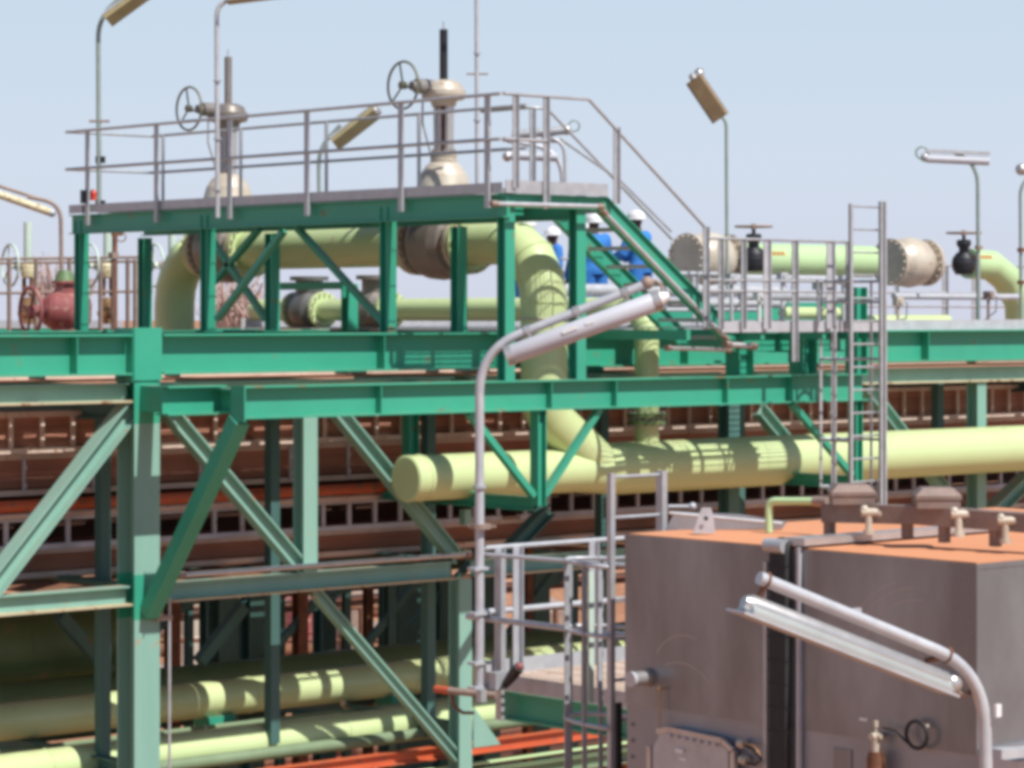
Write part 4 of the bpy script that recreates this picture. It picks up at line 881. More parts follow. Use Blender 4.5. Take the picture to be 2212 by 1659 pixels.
# ------------------------------------------------------------------ workers
def person(px, D, label, pose='stand', face=(0,1), z=ZK-.08, helmet_tilt=0, lean=0.0, height=1.78):
    base = pd(px, HY, D); base.z = z; t = thing('person', label, 'person', base, 'workers in blue coveralls on the deck')
    f = Vector((face[0], face[1], 0)).normalized(); s = Vector((f.y, -f.x, 0))     # forward, right
    k = height/1.78
    def P(r, fw, up): return base+s*r*k+f*(fw+lean*max(0, up-.95)*.8)*k+Z3*up*k
    def limb(mb, pts, rs, n=12):
        mb.tube(pts, 0, n, rs=rs); 
        for p_, r_ in zip(pts[1:-1], rs[1:-1]): mb.ball(p_, r_*.99, n, 6)
        mb.ball(pts[0], rs[0], n, 6); mb.ball(pts[-1], rs[-1], n, 6)
    hipL, hipR = P(-.10, 0, .93), P(.10, 0, .93)
    legs = [(P(s_*.10, 0, .93), P(s_*.12, .03, .50), P(s_*.13, -.03, .09)) for s_ in (-1, 1)]
    if pose == 'rest':   arms = [(P(-.19,.0,1.42), P(-.27,.12,1.16), P(-.14,.36,1.10)), (P(.19,.0,1.42), P(.27,.12,1.16), P(.14,.36,1.10))]
    elif pose == 'reach': arms = [(P(-.19,0,1.42), P(-.26,.10,1.15), P(-.12,.34,1.2)), (P(.19,0,1.42), P(.26,.02,1.14), P(.24,.16,.92))]
    else: arms = [(P(-.19,0,1.42), P(-.25,.0,1.13), P(-.24,.12,.88)), (P(.19,0,1.42), P(.25,.0,1.13), P(.24,.12,.88))]
    def build(mb, g, head):
        # torso as stacked ellipses
        rings = [(.86,.165,.11),(.95,.175,.12),(1.05,.155,.105),(1.15,.155,.11),(1.28,.185,.125),(1.38,.195,.115),(1.45,.15,.085),(1.50,.075,.07)]
        n = 20; vs = []
        for up, a, b in rings:
            for j in range(n):
                th = 2*math.pi*j/n; vs.append(P(math.cos(th)*(a+g), math.sin(th)*(b+g)*1.0, up))
        mb.add(vs, [(i*n+j, i*n+(j+1)%n, (i+1)*n+(j+1)%n, (i+1)*n+j) for i in range(len(rings)-1) for j in range(n)]+[tuple(range(n))[::-1], tuple(range((len(rings)-1)*n, len(rings)*n))], True)
        for h_, kn, an in legs: limb(mb, [h_, h_.lerp(kn,.5), kn, kn.lerp(an,.35), an], [.088+g,.08+g,.056+g,.058+g,.042+g])
        for sh, eb, wr in arms: limb(mb, [sh, sh.lerp(eb,.4), eb, eb.lerp(wr,.3), wr], [.055+g,.05+g,.04+g,.041+g,.028+g])
    body = MB(); build(body, 0, True)
    hc = P(0, .02, 1.645)
    body.tube([P(0,-.01,1.47), P(0,.0,1.56)], .055, 14, rs=[.062,.055])
    rings = [(-.125,.035,.05,.03),(-.105,.052,.068,.02),(-.07,.066,.085,.01),(-.02,.075,.095,0),(.03,.077,.098,-.004),(.08,.066,.085,-.008),(.115,.035,.045,-.01)]
    n = 18; vs = []
    for up, a, b, fo in rings:
        for j in range(n):
            th = 2*math.pi*j/n; vs.append(hc+s*math.cos(th)*a*k+f*(math.sin(th)*b+fo)*k+Z3*up*k)
    body.add(vs, [(i*n+j, i*n+(j+1)%n, (i+1)*n+(j+1)%n, (i+1)*n+j) for i in range(len(rings)-1) for j in range(n)]+[tuple(range(n))[::-1], tuple(range((len(rings)-1)*n, len(rings)*n))], True)
    body.tube([hc+f*.09*k+Z3*.02, hc+f*.118*k-Z3*.035*k], .014, 8, rs=[.009,.017])          # nose
    body.tube([hc+f*.093*k-s*.022*k-Z3*.066*k, hc+f*.093*k+s*.022*k-Z3*.066*k], .008, 8)     # lips
    for q in (-1, 1):
        body.ball(hc+s*q*.078*k-Z3*.015*k, .022, 10, 6, (.5,1,1.4))                          # ear
        body.ball(hc+s*q*.03*k+f*.082*k+Z3*.012*k, .012, 8, 6)                               # eyelid
    for (sh, eb, wr) in arms:                                                                # palm, fingers, thumb
        d = (wr-eb).normalized(); pa = d.cross(s if abs(d.dot(s)) < .8 else f).normalized(); sd = d.cross(pa).normalized()
        body.tube([wr-d*.02, wr+d*.04, wr+d*.095], .03, 10, rs=[.026,.036,.034])
        for i, L in enumerate((.068,.078,.073,.058)):
            b0 = wr+d*.085+sd*(-.03+.02*i); m1 = b0+d*L*.5; e_ = m1+d*L*.35-pa*L*.35
            body.tube([b0, m1, e_], .008, 7, rs=[.0095,.009,.007]); body.ball(e_, .007, 7, 5)
        tb = wr+d*.03-sd*.03; body.tube([tb, tb-sd*.025+d*.02, tb-sd*.03+d*.055], .01, 7, rs=[.013,.011,.009])
    bo = part(t, 'body', body, 'skin')
    r = bo.modifiers.new('merge', 'REMESH'); r.mode = 'VOXEL'; r.voxel_size = .009; r.use_smooth_shade = True
    clo = MB(); build(clo, .046, False)
    for (sh, eb, wr) in arms: pass
    co = part(t, 'coverall', clo, 'blue'); r = co.modifiers.new('merge', 'REMESH'); r.mode = 'VOXEL'; r.voxel_size = .014; r.use_smooth_shade = True
    # navy trousers below the belt
    tr = MB(); n = 20; vs = []
    for up, a, b in ((.84,.19,.145),(.92,.205,.15),(1.0,.20,.148),(1.04,.19,.14)):
        for j in range(n):
            th = 2*math.pi*j/n; vs.append(P(math.cos(th)*a, math.sin(th)*b, up))
    tr.add(vs, [(i*n+j, i*n+(j+1)%n, (i+1)*n+(j+1)%n, (i+1)*n+j) for i in range(3) for j in range(n)]+[tuple(range(n))[::-1], tuple(range(3*n, 4*n))], True)
    for h_, kn, an in legs: limb(tr, [h_, h_.lerp(kn,.5), kn, kn.lerp(an,.35), an], [.118,.108,.086,.085,.075])
    to = part(t, 'trousers', tr, 'navy'); r = to.modifiers.new('merge', 'REMESH'); r.mode = 'VOXEL'; r.voxel_size = .014; r.use_smooth_shade = True
    for h_, kn, an in legs:
        bt = MB().tube([an+Z3*.06, an-Z3*.0], .06, 12, rs=[.062,.06]); 
        bt.tube([an-f*.07-Z3*.045, an-f*.04-Z3*.04, an+f*.06-Z3*.045, an+f*.16-Z3*.055, an+f*.19-Z3*.06], .05, 12, rs=[.03,.05,.05,.04,.02])
        part(t, 'boot', bt, 'black')
    # helmet: shell, brim, ridge
    hm = MB(); top = hc+Z3*.045*k; n = 26
    prof = [(.0,.142),(.03,.143),(.07,.132),(.105,.105),(.130,.065),(.140,.0)]
    vs = [top+s*math.cos(2*math.pi*j/n)*r_*.92*k+f*math.sin(2*math.pi*j/n)*r_*1.06*k+Z3*u_*k for u_, r_ in prof for j in range(n)]
    hm.add(vs, [(i*n+j, i*n+(j+1)%n, (i+1)*n+(j+1)%n, (i+1)*n+j) for i in range(len(prof)-1) for j in range(n)], True)
    ring = [(-.004,.128),(-.012,.158),(-.002,.158),(.008,.140)]
    vs = [top+s*math.cos(2*math.pi*j/n)*r_*.93*k+f*(math.sin(2*math.pi*j/n)*r_*1.05+(.035 if math.sin(2*math.pi*j/n) > .3 and r_ > .15 else 0))*k+Z3*u_*k for u_, r_ in ring for j in range(n)]
    hm.add(vs, [(i*n+j, i*n+(j+1)%n, ((i+1)%4)*n+(j+1)%n, ((i+1)%4)*n+j) for i in range(4) for j in range(n)], True)
    ho = part(t, 'helmet', hm, 'white')
    part(ho, 'helmet_ridge', MB().tube([top+f*.10*k+Z3*.1*k, top+Z3*.143*k, top-f*.10*k+Z3*.1*k], .012, 8), 'white')
    return t
person(1384, 43, 'worker with white helmet and blue shirt, back turned, rightmost beside the stair stringer', 'rest', (-.2, 1), lean=.12)
person(1284, 44.5, 'worker with white helmet seen through the stair treads, back turned', 'reach', (.25, 1))
person(1262, 46, 'worker whose white helmet shows just left of the one behind the stair treads', 'stand', (.1, 1), height=1.74)
person(1196, 47.5, 'worker partly hidden between the lime elbow and the right emerald post', 'stand', (-.9, .4), height=1.66)
person(1142, 45.5, 'worker with brown face turned left, white helmet showing just above the lime elbow', 'stand', (-1, -.3), height=1.76)
q = pd(1353, 592, 44.6); single('red_bag', MB().ball(q, .07, 12, 8, (1,.6,1.2)), 'redplastic', 'small red pouch at the hip of the rightmost worker', 'pouch')
q = pd(1269, 578, 44.6); single('orange_tool', MB().cyl(q-Vector((.0,.0,.05)), q+Vector((.02,0,.06)), .04, 10).ball(q+Vector((.02,0,.07)), .045, 10, 6), 'orange', 'small orange tool at the hip of the worker behind the stair', 'tool')

# ------------------------------------------------------------------ steel cabinet in the foreground
cx0, cy0 = 14.1, V(2110, 14.1); cy1 = V(1350, 14.1); zc = Z(1220, 14.1, cy0); cx1 = 18.3
cb = thing('steel_cabinet', 'large stainless steel enclosure with an orange dusty top in the foreground', 'cabinet', (cx0, cy0, 0))
zs = Z(1519, cx0, cy1)
part(cb, 'upper_wall', MB().box((cx0, cy0, zs), (cx1, cy1, zc)), 'cab')
part(cb, 'lower_wall', MB().box((cx0+.012, cy0+.012, 2.2), (cx1-.01, cy1-.01, zs-.001)), 'cabband')
part(cb, 'top_sheet', MB().box((cx0+.015, cy0+.015, zc+.001), (cx1-.015, cy1-.015, zc+.012)), 'roofdust')
part(cb, 'edge_trim', MB().box((cx0-.004, cy0-.004, zc-.03), (cx1, cy0+.03, zc+.004)).box((cx0-.004, cy0+.03, zc-.03), (cx0+.012, cy1+.002, zc+.004)), 'cab')
part(cb, 'edge_trim', MB().box((cx0-.003, cy0-.003, zs), (cx0+.04, cy0-.0, zc-.031)).box((cx0-.003, cy0+.0005, zs), (cx0-.0003, cy0+.04, zc-.031)), 'cab')
part(cb, 'side_band', MB().box((cx0+.01, cy0-.03, 2.6), (cx1, cy0+.01, Z(1618, cx0, cy0)-.0)), 'cabband')
for x in (cx0+.2, cx1-.2):
    for y in (cy0+.2, cy1-.2): part(cb, 'leg', MB().box((x-.08, y-.08, 0), (x+.08, y+.08, 2.2)), 'emerald')
def onface(px, py, off=0.0): return pu(px, py, cx0-off)
# access-panel outline
a = onface(1800, 1615); b = onface(1838, 1650)
part(cb, 'panel_outline', MB().box((cx0+.0, a.y, b.z-.1), (cx0+.011, b.y, a.z)), 'cab')
# fasteners and short vertical dents along the faces
for px, py in ((1364, 1565), (1364, 1600), (1364, 1635), (1478, 1632), (1505, 1640)):
    p = onface(px, py); part(cb, 'bolt_head', MB().cyl(p+Vector((.012,0,0)), p-Vector((.006,0,0)), .012, 8), 'cast')
# weather stains as shapes of the sheet itself
lug = thing('lifting_lug', 'pale lifting lug with a hole on the back edge of the cabinet top', 'lifting lug', pd(1522, 1150, 20.2))
p0 = [pd(1497, 1152, 20.2), pd(1545, 1152, 20.2), pd(1541, 1115, 20.2), pd(1536, 1097, 20.2), pd(1516, 1097, 20.2), pd(1508, 1118, 20.2)]
part(lug, 'plate', MB().prism(p0, Vector((SA, CA, 0))*.02), 'galv_w'); q = pd(1525, 1120, 20.17); part(lug, 'hole', MB().cyl(q, q-Vector((SA,CA,0))*.003, .016, 14), 'black')
t = thing('roof_plate', 'grey slanted plate lying behind the lifting lug', 'plate', pd(1500, 1140, 20.6))
part(t, 'sheet', MB().prism([pd(1438, 1146, 20.7), pd(1690, 1142, 20.7), pd(1700, 1128, 20.7), pd(1600, 1112, 20.7), pd(1458, 1106, 20.7)], Vector((SA,CA,0))*.05), 'cabband')
part(t, 'tube', MB().cyl(pd(1445, 1108, 20.6), pd(1690, 1131, 20.6), .012, 8), 'galv')
# little domed fitting behind
q = pd(1496, 1094, 21); single('lamp_bulb', MB().ball(q, .03, 12, 8).cyl(q-W_*.18, q-W_*.02, .012, 8), 'galv_w', 'small shiny knob on a rod behind the lifting lug', 'knob')
# manifold on the top
mf = thing('roof_manifold', 'dusty brown manifold with two domed boxes on the cabinet top', 'manifold', pd(2000, 1160, 18.8))
def mp(px, py): # the manifold runs towards the viewer to the right
    D = 19.6-(px-1790)/400*.9; return pd(px, py, D)
for (a, b) in (((1785, 1108), (1985, 1112)), ((1985, 1112), (2260, 1132))):
    A_, B_ = mp(*a), mp(*b); part(mf, 'beam', MB().bar(A_, B_, .14, .125), 'manif')
for (px, py) in ((1840, 1064), (2022, 1072)):
    c = mp(px, py); w = .145
    def q_(dx, dz, dy): return c+W_*dx+Z3*dz+Vector((SA,CA,0))*dy
    mb = MB(); n_ = 4
    lv = [(-.075, 1.0), (-.02, 1.0), (-.015, 1.06), (.01, 1.06), (.06, .72)]
    vs = []
    for dz, k_ in lv:
        for sx, sy in ((-1,-1),(1,-1),(1,1),(-1,1)): vs.append(q_(sx*w*k_, dz, sy*.13*k_))
    mb.add(vs, [(i*4+j, i*4+(j+1)%4, (i+1)*4+(j+1)%4, (i+1)*4+j) for i in range(4) for j in range(4)]+[(3,2,1,0),(16,17,18,19)])
    part(mf, 'domed_box', mb, 'manif')
for (px, py) in ((1872, 1104), (2065, 1108), (2165, 1122)):
    c = mp(px, py)-Vector((SA,CA,0))*.12
    part(mf, 'small_valve', MB().cyl(c-W_*.05, c+W_*.06, .03, 12).cyl(c, c-Z3*.14, .024, 12).ball(c+W_*.085-Z3*.01, .038, 12, 8).ball(c-W_*.03+Z3*.02, .03, 10, 6).cyl(c-Z3*.12, c-Z3*.15, .04, 12), 'castlight')
for (px, py) in ((1792, 1125), (1960, 1130), (2150, 1148), (2040, 1140)):
    c = mp(px, py); part(mf, 'foot', MB().box(c-Vector((.03,.03,.0))-Z3*.10, c+Vector((.03,.03,.06))), 'manif')
t = thing('green_pipe_stub', 'small green pipe bending up beside the roof manifold', 'pipe', pd(1660, 1135, 20.4))
part(t, 'pipe_run', MB().tube(bend(pd(1661, 1150, 20.4), pd(1661, 1082, 20.4), pd(1762, 1083, 20.2), .06), .028, 14), 'lime2'); part(t, 'end_fitting', MB().cyl(pd(1760, 1083, 20.2), pd(1790, 1085, 20.1), .036, 14), 'dustmetal')
# strap plate across the top leading to cable bundle
z_ = zc+.03
t = thing('cable_cover', 'long flat grey cover strip lying across the orange cabinet top', 'cover strip', onface(1712, 1180))
yb_ = V(1722, cx0-.0)
A_ = [Vector((cx0-.02, V(1700, cx0), z_)), Vector((cx0-.02, V(1742, cx0), z_)), Vector((cx0+3.0, V(1742, cx0)+.03, z_)), Vector((cx0+3.4, V(1700, cx0)-.1, z_))]
part(t, 'strip', MB().prism(A_, Vector((0,0,.05))), 'alu')
# vertical cable bundle down the face with its pale edge channel
t = thing('cable_riser', 'black ribbed cable bundle running down the cabinet face beside a pale channel', 'cable bundle', onface(1685, 1659))
for i in range(5):
    px = 1668+i*7.6; yb2 = V(px, cx0-.05); r_ = .021
    pts = [Vector((cx0+.12, yb2, zc+.04)), Vector((cx0+.03, yb2, zc+.055)), Vector((cx0-.035, yb2, zc+.03)), Vector((cx0-.05, yb2, zc-.05)), Vector((cx0-.05, yb2, 4.6))]
    mb = MB().tube(pts, r_, 10)
    part(t, 'cable', mb, 'rubber')
part(t, 'cable_boot', MB().tube([Vector((cx0-.055, V(1668, cx0), zc+.02)), Vector((cx0-.055, V(1708, cx0), zc+.02))], .05, 14), 'galv')
y0, y1 = V(1716, cx0-.08), V(1710, cx0-.08)
part(t, 'channel', MB().box((cx0-.035, y0, 4.4), (cx0-.003, y1, zc+.02)), 'galv_w'); part(t, 'channel', MB().box((cx0-.03, V(1662, cx0), 4.4), (cx0-.003, V(1655, cx0), zc-.1)), 'galv')
for k in range(8):
    z = zc-.12-k*.16; part(t, 'cable_tie', MB().box((cx0-.076, V(1706, cx0-.07), z), (cx0-.070, V(1660, cx0-.07), z+.012)), 'black')
# round port
p = onface(1402, 1463); t = thing('round_port', 'short round steel stub sticking out of the cabinet face at its left', 'pipe stub', p)
part(t, 'stub', MB().cyl(p, p-X3*.16, .05, 22), 'alu'); part(t, 'cap', MB().cyl(p-X3*.16, p-X3*.19, .055, 22), 'galv_w'); part(t, 'collar', MB().cyl(p, p-X3*.03, .065, 22), 'cast')
p = onface(1435, 1486); single('thin_hook', MB().cyl(p+X3*.0, p-X3*.05, .006, 8).cyl(p-X3*.045, p-X3*.045-Z3*.30, .005, 6).ball(p-X3*.05, .014, 10, 6), 'brass', 'thin brass hook and rod hanging above the junction box', 'hook')
# junction box with bolted lid
t = thing('junction_box', 'grey bolted junction box with cut corners low on the left part of the cabinet face', 'junction box', onface(1500, 1659))
def jp(px, py, o): return onface(px, py, o)
pts = [jp(1422, 1580, .05), jp(1448, 1576, .05), jp(1562, 1600, .05), jp(1585, 1622, .05), jp(1588, 1760, .05), jp(1405, 1720, .05), jp(1405, 1612, .05)]
part(t, 'box_body', MB().prism(pts, X3*.045), 'cabband')
cen = sum(pts, Vector())/len(pts)
pts2 = [cen+(p_-cen)*.90-X3*.012 for p_ in pts]; part(t, 'lid', MB().prism(pts2, X3*.011), 'galv')
pr = MB()
for i in range(len(pts)-1): pr.bar(pts[i]-X3*.005, pts[i+1]-X3*.005, .04, .03, up=(1,0,0))
part(t, 'lid_rim', pr, 'alu')
for i in range(7):
    q = pts[1].lerp(pts[2], (i+.3)/7)-Z3*.035-X3*.02; part(t, 'bolt', MB().cyl(q, q-X3*.02, .014, 8), 'galv_w')
q = jp(1467, 1622, .075); part(t, 'label_plate', MB().box(q-Vector((.001,.04,.015)), q+Vector((.001,.04,.015))), 'white')
for (px, py) in ((1596, 1605), (1600, 1640)):
    q = jp(px, py, .04); part(t, 'cable_gland', MB().cyl(q, q-Y3*.06, .03, 12).cyl(q-Y3*.03, q-Y3*.035, .04, 6), 'castlight')
part(t, 'cable', MB().tube([jp(1603, 1606, .05), jp(1625, 1618, .09), jp(1645, 1640, .07), jp(1632, 1652, .05), jp(1612, 1648, .04)], .009, 8), 'black')
part(t, 'earth_wire', MB().tube([jp(1603, 1604, .06), jp(1630, 1612, .12), jp(1642, 1632, .1)], .006, 6), 'brass')
# small tap and coiled hose
t = thing('sample_tap', 'brass and steel tap with fittings low on the cabinet face', 'tap', onface(1892, 1640))
c = onface(1892, 1590, .08)
part(t, 'tap_body', MB().cyl(c-Z3*.10, c+Z3*.02, .028, 14).cyl(c, c+Z3*.07, .008, 10).cyl(c-Y3*.05, c+Y3*.05, .016, 12).cyl(c+Z3*.0, c-X3*.05, .024, 12), 'castlight')
part(t, 'base', MB().cyl(c-Z3*.10, c-Z3*.13, .05, 16).cyl(c-Z3*.13, c-Z3*.4, .06, 16), 'rust'); part(t, 'pin', MB().cyl(c+Z3*.06, c+Z3*.10, .016, 10), 'castlight'); part(t, 'inlet', MB().cyl(c, c+X3*.08, .018, 10), 'cast')
t = thing('hose_loop', 'black hose curled in a loop right of the tap', 'hose', onface(1980, 1620))
c = onface(1980, 1587, .06)
part(t, 'loop', MB().torus(c, X3, .088, .013, 30, 8), 'black'); part(t, 'tail', MB().tube([onface(1908, 1572, .06), onface(1935, 1578, .07), onface(1955, 1600, .07), onface(1970, 1612, .06)], .008, 8), 'black')
q = onface(2003, 1569, .03); part(t, 'clip', MB().ball(q, .014, 10, 6), 'castlight')
for px, py, lab in ((1865, 1554, 'small white label above the tap'), (1475, 1640, 'small white label low on the junction box lid')):
    q = onface(px, py, .003 if px > 1800 else .068); single('label_plate', MB().box(q-Vector((.001,.035,.010)), q+Vector((.001,.035,.010))), 'white', lab, 'label plate')
# pale bracket beam at the lower right of the cabinet
t = thing('support_bracket', 'pale beam end with a white box under it at the bottom right corner', 'bracket', pd(2180, 1650, 16.8))
part(t, 'beam', MB().bar(pd(2150, 1628, 16.9), pd(2300, 1618, 17.3), .1, .055), 'galv_w'); part(t, 'box', MB().box(pd(2195, 1680, 17.2)-Vector((.1,.1,.1)), pd(2195, 1680, 17.2)+Vector((.25,.1,.12))), 'galv_w')

# ------------------------------------------------------------------ ladder and small platform beside the cabinet
yl = 15.1
def zy(py, px=1320, y=yl): return Z(py, U(px, y), y)
ladder(1320, 1426, yl, zy(1022), 3.0, 'galvanised ladder with cage rising beside the left edge of the steel cabinet', [zy(1224), zy(1375), zy(1572), zy(1760)], 1, (.12, .3, .48, .7), .30, 'caged_ladder', R=.30, sw=.07)
xq_, yq_ = U(1050, 17.6), 17.6
pf = thing('service_platform', 'small galvanised platform with handrail left of the steel cabinet', 'platform', (xq_, yq_, 4.8))
zf_ = Z(1460, xq_, yq_); zr_ = Z(1184, xq_, yq_); xr_ = U(1352, 17.6)
part(pf, 'grating', grating(MB(), xq_-.02, xr_+.9, 15.9, yq_, zf_+.0, 'x', .05), 'cabletray')
part(pf, 'toe_board', MB().box((xq_-.03, 15.7, zf_-.09), (xq_-.02, yq_+.02, zf_+.04)), 'galv')
part(pf, 'toe_board', MB().box((xq_, yq_+.02, zf_-.02), (xr_+.9, yq_+.03, zf_+.12)), 'galv_w')
for x in (xq_+.05,): part(pf, 'edge_beam', MB().ibeam((x+.1, 15.6, zf_-.24), (x+.1, yq_-.05, zf_-.24), .24, .12), 'emerald')
part(pf, 'edge_beam', MB().ibeam((xq_+.15, yq_-.1, zf_-.24), (xr_+.8, yq_-.1, zf_-.24), .24, .12), 'emerald')
for px, m_ in ((1073, 'galv_w'), (1112, 'galv_w'), (1276, 'galv_w')): rail_post(pf, U(px, yq_), yq_-.02, zf_-.1 if px != 1112 else zf_+.0, zr_-.01, m_, w=.075, axis='x')
rail_post(pf, xq_+.02, yq_-.15, zf_-.35, zr_-.03, 'galv', w=.10, axis='y')
rail(pf, [(xq_-.05, yq_, zr_), (xr_, yq_, zr_)], .021, 'galv_w'); rail(pf, [(xq_-.05, yq_, (zr_+zf_)/2), (xr_, yq_, (zr_+zf_)/2)], .026, 'galv_w', 'mid_rail')
rail(pf, [(xq_-.03, yq_, zr_-.05), (xq_-.03, yq_-2.3, zr_-.02)], .018, 'galv_w'); rail(pf, [(xq_-.03, yq_+.2, (zr_+zf_)/2-.05), (xq_-.03, yq_-2.0, (zr_+zf_)/2-.05)], .026, 'galv', 'mid_rail')
part(pf, 'column', MB().ibeam((xr_+.6, yq_-.25, 0), (xr_+.6, yq_-.25, zf_-.37), .2, .2, up=(0,1,0)), 'emerald')
# flat bars and black strips of the cable drop beside the ladder
for px, w, m_, lab in ((1263, .03, 'black', 'black flat cable strip hanging left of the near ladder'), (1278, .05, 'palemint', 'pale flat bar just right of the black strip'), (1297, .04, 'galv_w', 'pale galvanised bar next to the near ladder stile'), (1338, .055, 'black', 'black strip at the foot of the cabinet left edge')):
    y_ = 15.6 if px < 1330 else 14.95; x_ = U(px, y_); z0_, z1_ = (Z(1518, x_, y_), Z(1235, x_, y_)) if px < 1330 else (3.6, Z(1518, x_, y_))
    single('flat_bar', MB().box((x_-w/2, y_, z0_), (x_+w/2, y_+.02, z1_)), m_, lab, 'flat bar')
# floodlight on platform corner
t = thing('flood_lamp', 'small dark lamp with a red cap on the corner of the service platform', 'lamp', pd(1105, 1450, 22.9))
a, b = pd(1092, 1478, 22.8), pd(1122, 1440, 22.6); part(t, 'housing', MB().tube([a, a.lerp(b,.6), b], .05, 14, rs=[.035,.048,.042]), 'blackst'); part(t, 'lens', MB().ball(b, .034, 12, 8), 'redv'); part(t, 'bracket', MB().box(pd(1078, 1470, 22.8)-Vector((.07,.04,.07)), pd(1078, 1470, 22.8)+Vector((.07,.04,.07))), 'galv')
t = thing('corner_cable', 'orange tipped conduit and drooping cable at the platform corner', 'conduit', pd(1000, 1500, 22.9))
part(t, 'conduit', MB().cyl(pd(970, 1492, 22.9), pd(1072, 1502, 22.7), .03, 12), 'dustmetal'); part(t, 'tip', MB().cyl(pd(942, 1488, 23), pd(972, 1492, 22.9), .032, 12), 'redpipe')
part(t, 'cable', MB().tube([pd(975, 1500, 22.9), pd(980, 1525, 22.9), pd(1000, 1540, 22.9), pd(1022, 1540, 22.8)], .014, 8), 'rust')
part(t, 'clamp', MB().box(pd(1040, 1503, 22.7)-Vector((.03,.03,.05)), pd(1040, 1503, 22.7)+Vector((.03,.03,.05))), 'galv')
# thin service conduit down the tall column
x_ = U(366, YF-.25); t = thing('riser_conduit', 'thin grey conduit hanging beside the tall touched up column', 'conduit', (x_, YF-.25, 3.2))
part(t, 'tube', MB().cyl((x_, YF-.25, 2.6), (x_, YF-.25, Z(1290, x_, YF-.25)), .016, 10), 'galv'); part(t, 'clamp', MB().box((x_-.16, YF-.27, Z(1335, x_, YF)), (x_+.03, YF-.2, Z(1325, x_, YF))), 'dustmetal')

# ------------------------------------------------------------------ things seen under the lower chord, beyond the rack
for i, (px, D, w, h, m_, lab) in enumerate(((420, 62, .9, 2.4, 'castlight', 'pale tank standing on the orange ground left of the others beyond the rack'), (575, 60, .35, 2.6, 'white', 'white upright drum beyond the rack under the lower chord'), (760, 64, .7, 2.0, 'dustmetal', 'dusty tank beyond the rack behind the thin diagonal'), (840, 58, .4, 2.2, 'palemint', 'pale mint drum beyond the rack beside the dark column'), (1180, 60, .8, 2.0, 'dustmetal', 'dusty tank behind the service platform railing'), (640, 66, .8, 1.5, 'redv', 'low faded red tank in the middle of the yard'))):
    b = pd(px, HY, D); b.z = 0; t = thing('yard_tank', lab, 'tank', b, 'tanks and drums on the yard beyond the rack')
    part(t, 'shell', MB().lathe(b, Z3, [(0,0),(0,w/2),(.02,w/2),(h*.86,w/2),(h*.95,w*.4),(h,w*.15),(h,0)], 20), m_)
    part(t, 'ring', MB().torus(b+Z3*h*.4, Z3, w/2, .03, 24, 6), m_); part(t, 'nozzle', MB().cyl(b+Z3*h*.95, b+Z3*(h+.2), .06, 12), 'galv')
yd = thing('yard_railing', 'long dark yard railing beyond the rack under the lower chord', 'railing', pd(600, 1400, 52))
for i in range(22): b = pd(360+i*42, 1390, 52); part(yd, 'rail_post', MB().bar((b.x, b.y, 0), (b.x, b.y, 2.6), .07, .07), 'rust')
for z in (2.6, 2.0, 1.3): a, b = pd(340, 1300, 52), pd(1300, 1300, 52); part(yd, 'top_rail', MB().cyl((a.x, a.y, z), (b.x, b.y, z), .035, 8), 'rust')
for i, (px, w) in enumerate(((890, .9), (700, .25), (1160, .3), (535, .22))):
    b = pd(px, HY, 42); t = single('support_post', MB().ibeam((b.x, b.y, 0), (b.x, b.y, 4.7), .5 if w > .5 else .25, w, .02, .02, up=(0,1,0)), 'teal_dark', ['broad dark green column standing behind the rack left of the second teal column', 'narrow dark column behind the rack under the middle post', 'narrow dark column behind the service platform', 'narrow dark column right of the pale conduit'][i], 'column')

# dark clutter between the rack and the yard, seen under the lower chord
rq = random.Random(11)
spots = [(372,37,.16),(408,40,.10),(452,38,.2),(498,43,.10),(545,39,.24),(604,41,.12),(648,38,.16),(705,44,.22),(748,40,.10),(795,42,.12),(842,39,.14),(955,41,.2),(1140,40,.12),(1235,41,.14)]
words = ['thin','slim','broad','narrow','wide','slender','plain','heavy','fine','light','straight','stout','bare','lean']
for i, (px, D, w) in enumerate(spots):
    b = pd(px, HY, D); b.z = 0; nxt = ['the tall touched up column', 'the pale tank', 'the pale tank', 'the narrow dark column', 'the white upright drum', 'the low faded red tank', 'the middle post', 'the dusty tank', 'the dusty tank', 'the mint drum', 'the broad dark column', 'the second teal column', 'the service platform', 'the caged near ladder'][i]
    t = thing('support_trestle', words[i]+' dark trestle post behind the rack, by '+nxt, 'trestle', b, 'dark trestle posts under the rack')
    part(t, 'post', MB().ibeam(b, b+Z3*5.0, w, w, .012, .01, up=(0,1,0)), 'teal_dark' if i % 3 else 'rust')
    part(t, 'arm', MB().bar(b+Z3*rq.uniform(3.2,4.3)-X3*.6, b+Z3*4.4+X3*.6, .08, .1), 'teal_dark')
for i, (D, z, r, m_) in enumerate(((40, 4.35, .09, 'olive'), (41, 3.95, .05, 'rust'), (43, 3.55, .04, 'rust'), (45, 4.1, .12, 'olive'), (47, 3.3, .05, 'cable'))):
    y = 31.6+i*1.3
    hpipe(y, z, r, U(250, y), U(1400, y), m_, ['olive pipe nearest behind the lower chord, high under the rack', 'rusty thin pipe just under the nearest olive pipe behind the rack', 'rusty thin pipe lowest of the thin ones behind the rack', 'thicker olive pipe farther behind the lower chord', 'thin brown pipe farthest behind the lower chord'][i], 'pipe', 14, 'pipes behind the rack under the lower chord')
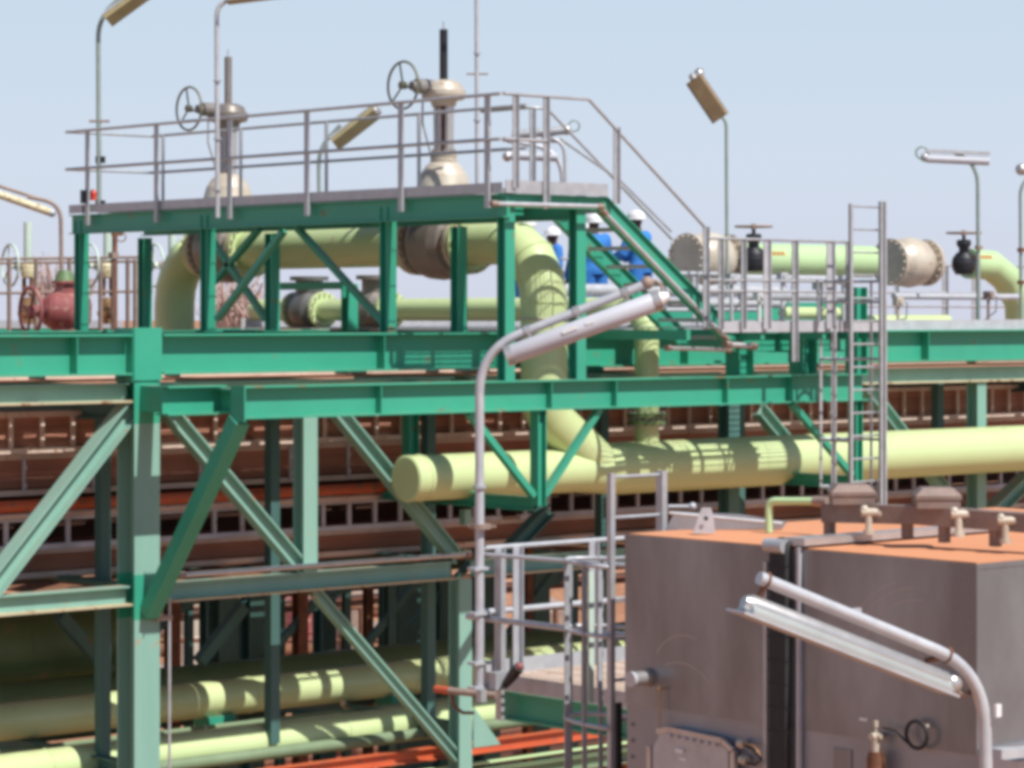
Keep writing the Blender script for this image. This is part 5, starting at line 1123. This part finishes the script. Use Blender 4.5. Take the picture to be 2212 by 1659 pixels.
for i in range(6):  # tubes added so the yard ground shows lit and shaded stripes
    D = 56+i*4.2; a, b = pd(330, HY, D), pd(1000, HY, D); a.z = b.z = .35
    single('ground_pipe', MB().cyl(a, b, .16+.05*(i % 2), 12), 'dustmetal' if i % 2 else 'rust', ['rusty pipe lying on the yard, nearest of the six long ones', 'dusty pipe second nearest of the six on the yard', 'rusty pipe third of the six lying on the yard', 'dusty pipe fourth of the six lying on the yard', 'rusty pipe last but one of the six on the yard', 'dusty pipe farthest of the six on the yard'][i], 'pipe', 'long pipes lying across the yard')
# flat pale bands of scuffed steel on the cabinet: shallow arcs scratched by a swinging door stay
for (c_, r_, t0, t1) in (((1990, 1480), .55, .35, 1.6), ((1985, 1470), .60, .4, 1.5), ((1982, 1466), .64, .45, 1.3), ((1900, 1520), .5, 1.4, 2.4), ((1480, 1480), .35, .6, 1.9), ((1470, 1560), .42, 1.2, 2.4), ((1440, 1400), .5, -1.0, -.3)):
    q = onface(*c_); sc2 = MB()
    n_ = 14
    for i in range(n_):
        a0, a1 = t0+(t1-t0)*i/n_, t0+(t1-t0)*(i+1)/n_
        p0_, p1_ = Vector((cx0-.0012, q.y+r_*math.cos(a0), q.z+r_*math.sin(a0))), Vector((cx0-.0012, q.y+r_*math.cos(a1), q.z+r_*math.sin(a1)))
        if p0_.z > zs+.02 and p1_.z > zs+.02 and p0_.z < zc-.04 and cy0+.05 < p0_.y < cy1-.05: sc2.bar(p0_, p1_, .0008, .007, up=(0,0,1))
    if sc2.v: part(cb, 'scratch_mark', sc2, 'scuff')

# small fittings crowding the deck behind its handrail
for i, (px, y, h, m_, lab) in enumerate(((1580, 24.4, .55, 'galv_w', 'pale instrument stand at the foot of the stair rail post'), (1640, 25.0, .35, 'white', 'low white instrument stand on the deck under the black actuator'), (1690, 26.6, .62, 'galv_w', 'tall pale instrument stand on the deck under the light green pipe'), (1768, 25.2, .5, 'galv', 'grey instrument stand on the deck between two rail posts'), (1822, 26.8, .6, 'galv_w', 'pale instrument stand on the deck just before the tall ladder'), (1940, 27.0, .3, 'castlight', 'short beige instrument stand on the deck past the tall ladder'), (2135, 27.4, .4, 'dustmetal', 'dusty instrument stand under the bend of the light green pipe'))):
    x = U(px, y); t = thing('instrument_stand', lab, 'instrument stand', (x, y, ZK), 'instrument stands on the access deck')
    part(t, 'post', MB().cyl((x, y, ZK), (x, y, ZK+h), .025, 10), m_)
    part(t, 'box', MB().box((x-.07, y-.05, ZK+h-.02), (x+.07, y+.05, ZK+h+.11)).cyl((x, y-.05, ZK+h+.05), (x, y-.08, ZK+h+.05), .045, 14), m_)
    part(t, 'tubing', MB().tube([(x+.07, y, ZK+h+.05), (x+.2, y, ZK+h+.03), (x+.24, y+.05, ZK+h-.2), (x+.24, y+.3, ZK+.05)], .012, 8), 'galv')
for i, (py, y, r, px0, px1, m_, lab) in enumerate(((600, 27.2, .05, 1560, 1840, 'galv_w', 'thin pale pipe level with the middle deck rail'), (640, 26.4, .06, 1600, 1880, 'galv', 'grey pipe just above the deck grating'), (640, 28.0, .05, 1930, 2200, 'galv_w', 'thin pale pipe under the bend of the light green pipe'), (676, 26.9, .085, 1690, 1850, 'lime', 'short pale lime pipe lying on the deck'))):
    hpipe(y, Z(py, U(px0, y), y), r, U(px0, y), U(px1, y), m_, lab, 'deck_pipe', 14, 'small pipes on the access deck')
